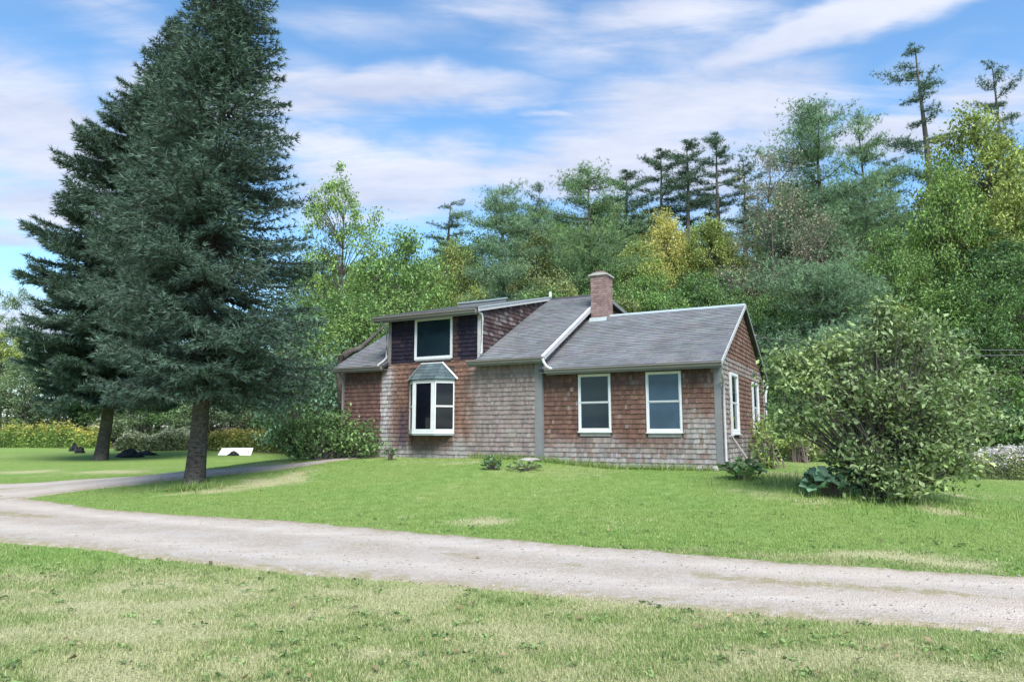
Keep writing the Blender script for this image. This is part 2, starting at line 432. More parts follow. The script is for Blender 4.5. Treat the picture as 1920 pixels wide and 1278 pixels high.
# ------------------------------------------------------------ ground sheet
DRY = [(60, 1088, .75, .5, .8), (170, 1140, .7, .45, .95), (300, 1172, .6, .4, .95), (390, 1188, .45, .25, .9), (130, 1195, .35, .2, .9),
       (740, 1240, .55, .25, .9), (640, 1230, .4, .2, .6), (1080, 1190, .5, .25, .7), (1000, 1160, .5, .3, .5), (1170, 1150, .6, .3, .6),
       (900, 978, .75, .45, .95), (1735, 955, .5, .6, .95), (1800, 929, .3, .8, .8), (1520, 938, .9, .6, .5), (1420, 925, .8, .5, .45),
       (480, 906, .7, 1.0, .85), (410, 918, .7, .6, .8), (545, 894, .6, 1.2, .8), (330, 925, .6, .6, .6), (50, 885, 1.2, 1.4, .95),
       (215, 884, 1.6, 1.4, .85), (1640, 1046, 1.1, .45, .95), (1760, 1056, 1.0, .35, .9), (1470, 1040, .8, .3, .6), (1250, 1033, 1.0, .25, .5),
       (470, 874, 1.5, 1.4, .6), (1470, 888, .9, 1.2, .6), (880, 868, .6, .4, .5), (600, 1100, .6, .2, .5), (1480, 1215, .6, .3, .45)]
DRYW = [(ground(a, b)[:2], c, d, e) for a, b, c, d, e in DRY]
def dryness(x, y):
    near = 1 - sst(7.0, 8.6, y - .13 * x * -1)
    wx = x + (fbm(x * 1.1, y * 1.1, 31) - .5) * 1.3; wy = y + (fbm(x * 1.1, y * 1.1, 47) - .5) * 1.1
    d = .08 + near * (.30 + .4 * sst(.4, .7, fbm(x * 1.1 + 3, y * 1.9, 11, 5)))
    d = d + .22 * sst(.5, .72, fbm(x * .5, y * .5, 77, 4))
    for (c, rx, ry, k) in DRYW:
        d = np.maximum(d, k * np.exp(-((wx - c[0]) / rx) ** 2 - ((wy - c[1]) / ry) ** 2))
    return np.clip(d, 0, 1)
def axis(*seg):
    out = []
    for a, b, s in seg: out.append(np.arange(a, b - 1e-6, s))
    return np.concatenate(out + [[seg[-1][1]]])
xs = axis((-420, -120, 30), (-120, -40, 4), (-40, -16, 1.0), (-16, 16, .2), (16, 40, 1.0), (40, 120, 4), (120, 420, 30))
ys = axis((-200, -20, 20), (-20, 1, 1.5), (1, 26, .2), (26, 60, .7), (60, 140, 3), (140, 520, 30))
X, Y = np.meshgrid(xs, ys)
Z = gz(X, Y)
nx, ny = len(xs), len(ys)
i, j = np.meshgrid(np.arange(nx - 1), np.arange(ny - 1))
a = (j * nx + i).ravel()
g = B().add(np.stack([X, Y, Z], -1).reshape(-1, 3), q=np.stack([a, a + 1, a + nx + 1, a + nx], 1))
ground_o = g.build('ground', M['turf'], smooth=True, kind='structure')
at = ground_o.data.attributes.new('dry', 'FLOAT', 'POINT'); at.data.foreach_set('value', dryness(X, Y).ravel().astype(np.float32))
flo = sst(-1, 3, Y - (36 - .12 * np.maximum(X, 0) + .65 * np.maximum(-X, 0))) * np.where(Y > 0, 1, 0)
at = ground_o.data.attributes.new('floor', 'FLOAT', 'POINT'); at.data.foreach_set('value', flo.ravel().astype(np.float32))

# ------------------------------------------------------------ gravel drive
def resample(p, n):
    p = np.asarray(p, float); s = np.concatenate([[0], np.cumsum(np.linalg.norm(np.diff(p, axis=0), axis=1))])
    q = np.linspace(0, s[-1], n)
    out = np.stack([np.interp(q, s, p[:, k]) for k in range(p.shape[1])], 1)
    k = np.ones(9) / 9
    sm = np.stack([np.convolve(np.pad(out[:, c], 4, 'edge'), k, 'valid') for c in range(p.shape[1])], 1)
    return sm
def pix(poly): return np.array([ground(*p)[:2] for p in poly])
up = pix([(-60, 926), (80, 937), (160, 951), (300, 962), (480, 973), (650, 986), (800, 1000), (1050, 1021), (1330, 1045), (1560, 1061), (1740, 1071), (1920, 1083)])
lo = pix([(-60, 1012), (100, 1028), (250, 1045), (500, 1075), (750, 1096), (960, 1112), (1250, 1140), (1560, 1166), (1740, 1181), (1920, 1196)])
up = np.vstack([[up[0] + (-14, 3.0)], up, [up[-1] + (7, -.6)]]); lo = np.vstack([[lo[0] + (-12, 2.5)], lo, [lo[-1] + (6, -1.0)]])
bup = pix([(0, 908), (100, 902), (250, 893), (400, 884), (540, 874)]); blo = pix([(0, 945), (80, 932), (140, 921), (330, 901), (450, 889), (560, 878)])
bup = np.vstack([[bup[0] + (-14, 3)], bup, [bup[-1] + (6, 9)]]); blo = np.vstack([[blo[0] + (-10, 3)], blo, [blo[-1] + (6, 9)]])
def strip(name, a, b, nl, nc, off, seed):
    a = resample(a, nl); b = resample(b, nl)
    t = np.linspace(0, 1, nc)
    P = a[:, None] * (1 - t)[None, :, None] + b[:, None] * t[None, :, None]
    wob = (fbm(P[..., 0] * 1.7, P[..., 1] * 1.7, seed) - .5) * .55
    edge = np.abs(t - .5) * 2
    P[..., 1] += wob * (edge ** 4)[None]
    Zs = gz(P[..., 0], P[..., 1]) + off
    e = np.broadcast_to(edge[None] ** 3, Zs.shape).copy()
    mid = np.exp(-((t - .47) / .09) ** 2)[None] * sst(.44, .62, fbm(P[..., 0] * .7, P[..., 1] * .7, 91, 3))
    e = np.maximum(e, mid * .85)
    # two shallow wheel tracks
    Zs = Zs - .012 * (np.exp(-((t - .25) / .1) ** 2) + np.exp(-((t - .75) / .1) ** 2))[None] + .01
    Zs[:, 0] = Zs[:, -1] = -9
    Zs[:, 0] = gz(P[:, 0, 0], P[:, 0, 1]) - .03; Zs[:, -1] = gz(P[:, -1, 0], P[:, -1, 1]) - .03
    i, j = np.meshgrid(np.arange(nc - 1), np.arange(nl - 1)); q = (j * nc + i).ravel()
    bb = B().add(np.stack([P[..., 0], P[..., 1], Zs], -1).reshape(-1, 3), q=np.stack([q, q + nc, q + nc + 1, q + 1], 1))
    o = bb.build(name, M['gravel'], smooth=True, kind='structure')
    at = o.data.attributes.new('edge', 'FLOAT', 'POINT'); at.data.foreach_set('value', e.ravel().astype(np.float32))
    tr_ = np.broadcast_to((np.exp(-((t - .24) / .1) ** 2) + np.exp(-((t - .74) / .1) ** 2))[None], Zs.shape)
    at = o.data.attributes.new('track', 'FLOAT', 'POINT'); at.data.foreach_set('value', tr_.ravel().astype(np.float32))
    return np.vstack([a, b[::-1]])
poly1 = strip('driveway', up, lo, 220, 30, .012, 3)
poly2 = strip('driveway_branch', bup, blo, 140, 14, .018, 7)
def inpoly(x, y, poly):
    r = np.zeros(x.shape, bool); n = len(poly); j = n - 1
    for i in range(n):
        xi, yi = poly[i]; xj, yj = poly[j]
        if yi != yj:
            c = ((yi > y) != (yj > y)) & (x < (xj - xi) * (y - yi) / (yj - yi) + xi); r ^= c
        j = i
    return r

# ------------------------------------------------------------ the house
house = thing('cedar_shingle_house', 'weathered brown cedar shingle house with grey roof, dormer and brick chimney', 'house', HO, -YAW)
rng = np.random.default_rng(4)
def siding(plane, poly, holes, expo, wid, colf, jit=.012, proud=.026, stagger=None, tmin=None):
    """course by course: list of shingles (s0, s1, t0, t1, proud, colour) in the plane's own coordinates"""
    poly = np.asarray(poly, float); out = []
    tlo = poly[:, 1].min(); thi = poly[:, 1].max(); k = 0; t = tlo
    while t < thi - .02:
        t1 = min(t + expo, thi); tm = (t + t1) / 2
        xsn = []
        for a, b in zip(poly, np.roll(poly, -1, 0)):
            if (a[1] > tm) != (b[1] > tm): xsn.append(a[0] + (tm - a[1]) / (b[1] - a[1]) * (b[0] - a[0]))
        xsn.sort(); iv = [(xsn[q], xsn[q + 1]) for q in range(0, len(xsn) - 1, 2)]
        for (h0, h1, v0, v1) in holes:
            if v0 < t1 - .02 and v1 > t + .02:
                nv = []
                for a, b in iv:
                    if h1 <= a or h0 >= b: nv.append((a, b))
                    else:
                        if h0 > a + .02: nv.append((a, h0))
                        if h1 < b - .02: nv.append((h1, b))
                iv = nv
        for a, b in iv:
            s = a
            if stagger: s = a - (stagger * ((k * .37) % 1.0))
            while s < b - .015:
                wd = wid[0] + (wid[1] - wid[0]) * rng.random()
                s1 = min(s + wd, b)
                if b - s1 < .03: s1 = b
                s0 = max(s, a)
                if s1 - s0 > .02:
                    out.append((s0 + .0015, s1 - .0015, t + (rng.random() - .5) * jit, t1 + .004, proud * (.75 + .5 * rng.random()), colf((s0 + s1) / 2, tm)))
                s = s1 if s1 > s else s + .1
        t = t1 if t1 > t else t + expo; k += 1
    return plane, out
def pl(o, e, u, n): return tuple(np.asarray(q, float) for q in (o, e, u, n))
def shingle_mesh(b, plane, lst):
    o, e, u, nn = plane
    for (s0, s1, t0, t1, pr, c) in lst:
        v = [o + e * s0 + u * t0 + nn * pr, o + e * s1 + u * t0 + nn * pr, o + e * s1 + u * t1 + nn * .004, o + e * s0 + u * t1 + nn * .004,
             o + e * s0 + u * t0 - nn * .002, o + e * s1 + u * t0 - nn * .002]
        b.add(v, t=[(0, 3, 4), (1, 5, 2)], q=[(0, 1, 2, 3), (4, 5, 1, 0)], rnd=rng.random(), tint=c)
unit = B().add([(0, .0, 0), (1, .0, 0), (1, 0, 1), (0, 0, 1), (0, 1, 0), (1, 1, 0)], t=[(0, 3, 4), (1, 5, 2)], q=[(0, 1, 2, 3), (4, 5, 1, 0)])
def single_shingles(name, parent, mat, sets, count):
    """the shingles nearest the camera become objects of their own; returns what is left"""
    me = B().add([(0, -1, 0), (1, -1, 0), (1, -.2, 1), (0, -.2, 1), (0, .1, 0), (1, .1, 0)], t=[(0, 3, 4), (1, 5, 2)], q=[(0, 1, 2, 3), (4, 5, 1, 0)], tint=(.999, 1, 1)).mesh(name, mat)
    allp = []
    hm = Matrix.Translation(HO) @ Matrix.Rotation(-YAW, 4, 'Z')
    for si, (p, lst) in enumerate(sets):
        for k, q in enumerate(lst):
            c = hm @ Vector(p[0] + p[1] * (q[0] + q[1]) / 2 + p[2] * q[2])
            size = (q[1] - q[0]) / ((c - Vector(CAM)).length) ** 2
            if q[1] - q[0] > .045: allp.append(((c - Vector(CAM)).length, si, k))
    allp.sort(); pick = set((a[1], a[2]) for a in allp[:count])
    rest = []
    for si, (p, lst) in enumerate(sets):
        keep = []
        for k, q in enumerate(lst):
            if (si, k) in pick:
                o = link(name, me, parent)
                e, u, nn = p[1], p[2], p[3]; org = p[0] + e * q[0] + u * q[2]
                sx, sz, sy = q[1] - q[0], q[3] - q[2], q[4]
                o.matrix_local = Matrix(((e[0] * sx, -nn[0] * sy, u[0] * sz, org[0]), (e[1] * sx, -nn[1] * sy, u[1] * sz, org[1]), (e[2] * sx, -nn[2] * sy, u[2] * sz, org[2]), (0, 0, 0, 1)))
                o.color = (*q[5], 1)
            else: keep.append(q)
        rest.append((p, keep))
    return rest

MX0, MX1, WX1 = -12.25, -4.92, 0.0
MRY, MRZ, MSL = 4.81, 5.72, .528              # main ridge and pitch
WRY, WRZ, WSL = 3.72, 4.74, .525              # wing ridge and pitch
DX0, DX1, DZ, DSL = -10.38, -6.93, 4.58, .232  # dormer
MD, WD = 9.3, 7.44
WB = .12                                        # the wing stands slightly behind the main front
def mz(y): return MRZ - MSL * (MRY - y)
def wz(y): return WRZ - WSL * abs(WRY - y)
def dz(y): return DZ + DSL * y
def rear(y): return MRZ - .135 * (y - MRY)
# carcass
b = B()
b.prism([(.0, -.02), (0, mz(0) - .14), (MRY, MRZ - .14), (MD, rear(MD) - .14), (MD, -.02)], MX0 + .01, MX1 - .01, 'x')
b.prism([(.03, mz(0) - .4), (.03, dz(0) - .06), (MRY - .1, MRZ - .16), (MRY - .1, MRZ - .6)], DX0 + .01, DX1 - .01, 'x')
main_wall = b.build('main_wall', M['sheath'], house)
wing_wall = B().prism([(WB, 0), (WB, wz(WB) - .12), (WRY, WRZ - .12), (WD, wz(WD) - .12), (WD, 0)], MX1 - .005, WX1 - .01, 'x').build('wing_wall', M['sheath'], house)
f = B(); f.box((MX0 + .06, .06, -1.3), (MX1 - .02, MD - .06, -.03)); f.box((MX1 - .01, WB + .1, -1.3), (WX1 - .14, WD - .1, -.025))
f.build('foundation', M['foundation'], house)

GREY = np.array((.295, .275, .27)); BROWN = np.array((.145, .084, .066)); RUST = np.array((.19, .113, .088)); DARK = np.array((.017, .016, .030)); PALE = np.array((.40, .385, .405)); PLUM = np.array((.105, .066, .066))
def lerp(a, b, t): return a * (1 - t) + b * t
def vary(c, k=.2): return np.clip(c * (1 + (rng.random() - .5) * 2 * k) * (1 + (rng.random(3) - .5) * .10), .004, 1)
def n1(s, t, seed): return float(fbm(np.array([s * 1.3]), np.array([t * 1.3]), seed, 3)[0])
def sm(a, b, x): return float(sst(a, b, np.float64(x)))
def col_wing(s, t):
    g = 1 - sm(.25, 1.0, t + (n1(s, t, 3) - .5) * .9)
    g = max(g, (1 - sm(.9, 1.75, t + (n1(s, t, 8) - .5) * .6)) * sm(-1.5, -.6, s))
    c = lerp(BROWN, GREY, g)
    c = lerp(c, PLUM, .75 * sm(2.0, 2.5, t) * (1 - g))
    if s > -.6 and 1.3 < t < 2.2: c = lerp(c, RUST * 1.35, .5 * rng.random())
    if rng.random() < .16: c = lerp(c, RUST, .6)
    if rng.random() < .06: c = lerp(c, GREY, .4)
    return vary(c)
def col_main(s, t):
    wob = (n1(s, t, 13) - .5)
    g = 1 - sm(.35, 1.1, t + wob * 1.1)
    g = max(g, .82 * sm(-7.6, -6.8, s + wob * .8) * (1 - .35 * sm(2.0, 2.8, t)))
    c = lerp(RUST * .8 + BROWN * .25, GREY, g)
    if s > -7.2: c = lerp(c, np.array((.21, .165, .155)), .5)
    st = math.exp(-((s + 10.42 + (2.9 - t) * .03) / .26) ** 2)          # run-off streak below the left downspout
    c = lerp(c, PALE, .9 * st * sm(-.4, .4, 3.0 - t))
    if s < -10.65: c = lerp(lerp(PLUM * 1.25, BROWN, .5), GREY, .8 * (1 - sm(.0, .9, t)))
    d = math.exp(-((s + 9.72) / .2) ** 2) * sm(2.0, 1.0, t) if t < 2.0 else 0
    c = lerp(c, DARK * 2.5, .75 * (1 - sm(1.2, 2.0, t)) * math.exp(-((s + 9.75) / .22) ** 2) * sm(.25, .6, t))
    if -9.5 < s < -7.9 and t < .9:                                      # unweathered brown kept dry under the bay window, its shadow painted in too
        c = lerp(c, BROWN * .8, .75 * sm(.1, .5, t - max(0, (abs(s + 8.7) - .5)) * .6))
    if rng.random() < .15: c = lerp(c, RUST, .45 * (1 - g))
    return vary(c, .19)
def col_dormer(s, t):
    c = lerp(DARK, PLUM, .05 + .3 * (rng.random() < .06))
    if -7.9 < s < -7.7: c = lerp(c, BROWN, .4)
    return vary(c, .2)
def col_gable(s, t):
    c = lerp(RUST, BROWN, rng.random())
    c = lerp(c, GREY, .8 * (1 - sm(.4, 1.2, t + (n1(s, t, 21) - .5))))
    if .0 < s < 1.25: c = lerp(c, GREY, .6)
    if t > 2.5 and t < 3.0: c = lerp(c, GREY, .45)
    return vary(c, .28)
def col_cheek(s, t):
    c = lerp(PLUM * .7, GREY * .7, .55 if rng.random() < .22 else .05); return vary(c, .35)
WIN = [(-3.83, -2.89, .94, 2.51), (-1.90, -.96, .92, 2.50)]
GWIN = [(1.38, 2.42, .88, 2.53), (4.95, 6.05, .87, 2.50)]
S_main = [siding(pl((0, 0, 0), (1, 0, 0), (0, 0, 1), (0, -1, 0)), [(MX0, 0), (MX1, 0), (MX1, 2.93), (MX0, 2.93)], [(-9.5, -7.84, .9, 2.95), (MX0, MX0 + .1, 0, 3), (MX1 - .2, MX1, 0, 3)], .131, (.06, .115), col_main),
          siding(pl((0, 0, 0), (0, 1, 0), (0, 0, 1), (1, 0, 0)) if False else pl((MX1, 0, 0), (0, 1, 0), (0, 0, 1), (1, 0, 0)), [(.05, 2.6), (.05, mz(.05) - .12), (MRY, MRZ - .12), (MD, rear(MD) - .12), (MD, 2.6)], [], .131, (.08, .16), col_gable),
          siding(pl((MX0, 0, 0), (0, -1, 0), (0, 0, 1), (-1, 0, 0)), [(-MD, 0), (-.02, 0), (-.02, mz(0) - .12), (-MRY, MRZ - .12), (-MD, rear(MD) - .12)], [], .131, (.1, .2), lambda s, t: vary(lerp(GREY, BROWN, .3)))]
S_wing = [siding(pl((0, WB, 0), (1, 0, 0), (0, 0, 1), (0, -1, 0)), [(MX1 + .0, 0), (-.13, 0), (-.13, 2.62), (MX1 + .0, 2.62)], [(a - .02, b + .02, c - .14, d + .02) for a, b, c, d in WIN], .128, (.06, .115), col_wing),
          siding(pl((0, 0, 0), (0, 1, 0), (0, 0, 1), (1, 0, 0)), [(WB + .02, 0), (WD - .1, 0), (WD - .1, wz(WD) - .14), (WRY, WRZ - .14), (WB + .02, wz(WB) - .14)], [(a - .02, b + .02, c - .02, d + .02) for a, b, c, d in GWIN], .128, (.1, .18), col_gable, proud=.026)]
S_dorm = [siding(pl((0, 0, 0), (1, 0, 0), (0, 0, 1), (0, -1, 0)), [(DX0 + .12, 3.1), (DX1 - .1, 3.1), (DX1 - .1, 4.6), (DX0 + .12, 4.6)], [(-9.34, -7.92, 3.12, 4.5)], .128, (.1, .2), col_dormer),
          siding(pl((DX1, 0, 0), (0, 1, 0), (0, 0, 1), (1, 0, 0)), [(.05, mz(.05)), (.05, dz(.05) - .03), (MRY - .12, dz(MRY) - .05), (MRY - .12, mz(MRY - .12))], [], .131, (.12, .26), col_cheek, proud=.03),
          siding(pl((DX0, 0, 0), (0, -1, 0), (0, 0, 1), (-1, 0, 0)), [(-.05, mz(.05)), (-.05, dz(.05) - .03), (-MRY + .12, dz(MRY) - .05), (-MRY + .12, mz(MRY - .12))], [], .131, (.12, .26), col_cheek, proud=.03)]
# strip of wall between the eave line and the dormer siding
S_main.append(siding(pl((0, 0, 0), (1, 0, 0), (0, 0, 1), (0, -1, 0)), [(DX0 + .02, 2.93), (DX1 - .0, 2.93), (DX1 - .0, 3.1), (DX0 + .02, 3.1)], [(-9.1, -8.25, 2.9, 3.1)], .131, (.08, .16), col_main))
S_wing = single_shingles('wall_shingle', wing_wall, M['shingle'], S_wing, 290)
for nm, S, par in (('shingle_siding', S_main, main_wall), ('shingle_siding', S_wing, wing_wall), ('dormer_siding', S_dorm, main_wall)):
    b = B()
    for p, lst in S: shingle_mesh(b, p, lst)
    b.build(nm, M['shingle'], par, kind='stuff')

# roofs: deck, courses of asphalt tabs, ridge caps
RG = np.array((.165, .172, .182))
def col_roof(s, t): return vary(RG * (.92 + .2 * n1(s * .5, t * .5, 41)), .11)
def slope(x0, x1, y0, z0, y1, z1, back=False):
    L = math.hypot(y1 - y0, z1 - z0); u = np.array((0, (y1 - y0) / L, (z1 - z0) / L)); nn = np.array((0, -u[2], u[1]))
    if nn[2] < 0: nn = -nn
    o = np.array((0, y0, z0)); e = np.array((1.0, 0, 0))
    if back: e = -e
    return (o, e, u, nn), L
roofs = []
main_roof = B()
def deck(b, x0, x1, y0, z0, y1, z1, th=.09): b.prism([(y0, z0 - th), (y1, z1 - th), (y1, z1 - .004), (y0, z0 - .004)], x0, x1, 'x')
RX0, RX1 = -12.45, -4.74
deck(main_roof, RX0, DX0 + .03, -.28, mz(-.28), MRY, MRZ); deck(main_roof, DX1 - .03, RX1, -.28, mz(-.28), MRY, MRZ)
main_roof.prism([(MRY, MRZ - .1), (MD + .25, rear(MD + .25) - .1), (MD + .25, rear(MD + .25)), (MRY, MRZ)], RX0, RX1, 'x')
main_roof = main_roof.build('main_roof', M['dark_edge'], house)
P, L = slope(RX0, RX1, -.29, mz(-.29), MRY, MRZ)
S = [siding(P, [(RX0, 0), (DX0 + .02, 0), (DX0 + .02, L), (RX0, L)], [], .142, (.29, .32), col_roof, .004, .02, stagger=.3),
     siding(P, [(DX1 - .02, 0), (RX1, 0), (RX1, L), (DX1 - .02, L)], [], .142, (.29, .32), col_roof, .004, .02, stagger=.3)]
b = B(); [shingle_mesh(b, p, l) for p, l in S]; b.build('roof_shingle_courses', M['asphalt'], main_roof, kind='stuff')
b = B(); b.prism([(MRY - .17, MRZ - .075), (MRY, MRZ + .035), (MRY + .17, MRZ - .0), (MRY, MRZ + .008)], DX1 + .1, RX1, 'x'); b.build('ridge_cap', M['dark_edge'], main_roof)
dr = B(); DRX0, DRX1 = DX0 - .33, DX1 + .1
deck(dr, DRX0, DRX1, -.33, dz(-.33) + .1, MRY + .05, dz(MRY + .05) + .1, .1)
dormer_roof = dr.build('dormer_roof', M['dark_edge'], house)
P, L = slope(0, 0, -.34, dz(-.34) + .1, MRY + .05, dz(MRY + .05) + .1)
b = B(); shingle_mesh(b, *siding(P, [(DRX0, 0), (DRX1, 0), (DRX1, L), (DRX0, L)], [], .142, (.29, .32), col_roof, .004, .02, stagger=.3)); b.build('roof_shingle_courses', M['asphalt'], dormer_roof, kind='stuff')
b = B(); y0, y1 = -.33, MRY
b.prism([(y0, dz(y0) - .02), (y1, dz(y1) - .02), (y1, dz(y1) + .085), (y0, dz(y0) + .085)], DRX1 + .002, DRX1 + .03, 'x'); b.build('rake_board', M['worn_white'], dormer_roof)
b = B(); b.prism([(y0, dz(y0) + .088), (y1, dz(y1) + .088), (y1, dz(y1) + .13), (y0, dz(y0) + .13)], DRX1 + .003, DRX1 + .05, 'x'); b.build('drip_edge', M['flash'], dormer_roof)
wr = B(); WX0, WXR = MX1 + .01, .13
deck(wr, WX0, WXR, -.18, wz(-.18), WRY, WRZ); wr.prism([(WRY, WRZ - .09), (WD + .25, wz(WD + .25) - .09), (WD + .25, wz(WD + .25)), (WRY, WRZ)], WX0, WXR, 'x')
wing_roof = wr.build('wing_roof', M['dark_edge'], house)
P, L = slope(0, 0, -.19, wz(-.19), WRY, WRZ)
S = [siding(P, [(WX0, 0), (WXR, 0), (WXR, L), (WX0, L)], [], .142, (.29, .32), col_roof, .004, .02, stagger=.3)]
P2, L2 = slope(0, 0, WD + .26, wz(WD + .26), WRY, WRZ, True)
S = single_shingles('roof_shingle', wing_roof, M['asphalt'], S, 290)
S.append(siding(P2, [(-WXR, 0), (-WX0, 0), (-WX0, L2), (-WXR, L2)], [], .142, (.29, .32), col_roof, .004, .02, stagger=.3))
b = B(); [shingle_mesh(b, p, l) for p, l in S]; b.build('roof_shingle_courses', M['asphalt'], wing_roof, kind='stuff')
b = B(); b.prism([(WRY - .15, WRZ - .055), (WRY, WRZ + .04), (WRY + .15, WRZ - .055), (WRY, WRZ + .012)], WX0 + .75, WXR, 'x'); b.build('ridge_cap', M['flash'], wing_roof)
# rake trim
b = B()
b.prism([(-.3, mz(-.3) - .12), (MRY, MRZ - .12), (MRY, MRZ + .012), (-.3, mz(-.3) + .012)], RX1 + .002, RX1 + .03, 'x')
b.build('rake_board', M['worn_white'], main_roof)
b = B(); b.prism([(-.3, mz(-.3) + .013), (MRY, MRZ + .013), (MRY, MRZ + .035), (-.3, mz(-.3) + .035)], RX1 - .05, RX1 + .032, 'x'); b.build('drip_edge', M['white'], main_roof)
b = B(); b.prism([(MRY, MRZ - .12), (MD + .25, rear(MD + .25) - .12), (MD + .25, rear(MD + .25) + .012), (MRY, MRZ + .012)], RX1 + .002, RX1 + .03, 'x'); b.build('rake_board', M['trim'], main_roof)
for s in (0, 1):
    ya, yb = (-.2, WRY) if s == 0 else (WD + .26, WRY)
    b = B(); b.prism([(ya, wz(ya) - .1), (yb, WRZ - .1), (yb, WRZ + .012), (ya, wz(ya) + .012)], WXR + .002, WXR + .028, 'x')
    b.build('rake_board', M['worn_white'] if s == 0 else M['trim'], wing_roof)
# gutters
def gutter(x0, x1, y, ztop, parent, name='gutter'):
    b = B()
    prof = [(y, ztop - .115), (y - .075, ztop - .115), (y - .09, ztop - .06), (y - .125, ztop - .02), (y - .125, ztop), (y - .115, ztop), (y - .11, ztop - .02), (y - .02, ztop - .09), (y - .008, ztop)]
    b.prism([(y, ztop - .115), (y - .075, ztop - .115), (y - .092, ztop - .062), (y - .125, ztop - .03), (y - .125, ztop), (y, ztop - .005)], x0, x1, 'x')
    o = b.build(name, M['gutter'], parent)
    f = B(); f.box((x0 + .02, y + .002, ztop - .16), (x1 - .02, y + .03, ztop - .02)); f.build('fascia', M['trim'], parent)
    return o
gutter(RX0 - .02, DX0 - .02, -.285, mz(-.28) - .02, main_roof); gutter(DX1 - .28, RX1 + .05, -.285, mz(-.28) - .02, main_roof)
gutter(DRX0 - .06, DRX1 - .05, -.34, dz(-.33) + .06, dormer_roof)
gutter(MX1 + .22, WXR + .02, -.19, wz(-.18) - .02, wing_roof)
# soffits
b = B(); b.box((RX0 + .05, -.27, mz(-.28) - .13), (DX0, .02, mz(-.28) - .11)); b.box((DX1, -.27, mz(-.28) - .13), (MX1, .02, mz(-.28) - .11)); b.build('soffit', M['gutter'], main_roof)
B().box((MX1 + .02, -.17, wz(-.18) - .12), (WX1, WB + .02, wz(-.18) - .10)).build('soffit', M['gutter'], wing_roof)
B().box((DRX0 + .05, -.31, dz(-.33) - .045), (DRX1 - .03, .02, dz(-.33) - .03)).build('soffit', M['gutter'], dormer_roof)
# corner boards
B().box((MX1 - .20, -.028, -.02), (MX1 + .004, -.001, 2.92)).box((MX1 + .005, -.028, -.02), (MX1 + .03, WB - .03, 2.6)).build('corner_board', M['trim'], main_wall)
B().box((MX0 + .0, -.026, 0), (MX0 + .1, -.001, 2.92)).build('corner_board', M['trim'], main_wall)
B().box((-.13, WB - .03, -.01), (.006, WB - .001, 2.62)).box((.007, WB - .03, -.01), (.034, WB + .02, 2.6)).build('corner_board', M['trim'], wing_wall)
B().box((.003, WD - .11, -.01), (.03, WD + .02, 2.66)).build('corner_board', M['worn_white'], wing_wall)
B().box((DX1 - .1, -.03, 3.02), (DX1 + .004, -.001, 4.5)).box((DX1 + .005, -.03, 3.1), (DX1 + .03, .06, 4.5)).build('corner_board', M['worn_white'], main_wall)
B().box((DX0, -.03, 3.1), (DX0 + .12, -.001, 4.5)).build('corner_board', M['gutter'], main_wall)
# downspouts
def spout(pts, parent, mat='worn_white', r=.035):
    o = B().tube(pts, r, 8).build('downspout', M[mat], parent, smooth=True); return o
z0 = mz(-.28) - .02
spout([(DX0 - .06, -.36, dz(-.33) - .02), (DX0 - .05, -.2, dz(-.33) - .2), (DX0 - .03, -.075, 4.2), (DX0 - .03, -.075, 3.3), (DX0 - .07, -.2, 3.16), (DX0 - .13, -.34, 3.06), (DX0 - .15, -.34, 2.98)], house, 'worn_white')
spout([(DX1 + .06, -.3, dz(-.33) + .0), (DX1 + .07, -.06, 4.42), (DX1 + .075, -.045, 4.3), (DX1 + .075, -.045, 3.3), (DX1 + .075, -.14, 3.22)], house)
spout([(RX1 + .03, -.36, z0 - .05), (RX1 + .06, -.38, z0 - .13), (RX1 + .12, -.33, z0 - .26), (RX1 + .2, -.26, z0 - .32), (RX1 + .26, -.25, z0 - .36)], house, 'white', .04)
spout([(WXR - .0, -.25, 2.5), (WXR + .01, -.25, 2.42), (WXR - .02, .05, 2.22), (.075, .24, 2.1), (.075, .24, 1.6), (.075, .24, -.05), (.09, .2, -.12)], house, 'worn_white', .036)
spout([(WXR - .02, WD + .3, 2.55), (.1, WD + .1, 2.35), (.08, WD - .05, 2.2), (.08, WD - .05, 0), (.08, WD - .05, -.1)], house, 'worn_white', .04)
spout([(MX0 + .1, -.33, z0 - .1), (MX0 + .07, -.18, z0 - .3), (MX0 + .06, -.07, z0 - .5), (MX0 + .06, -.07, .2)], house, 'gutter', .04)

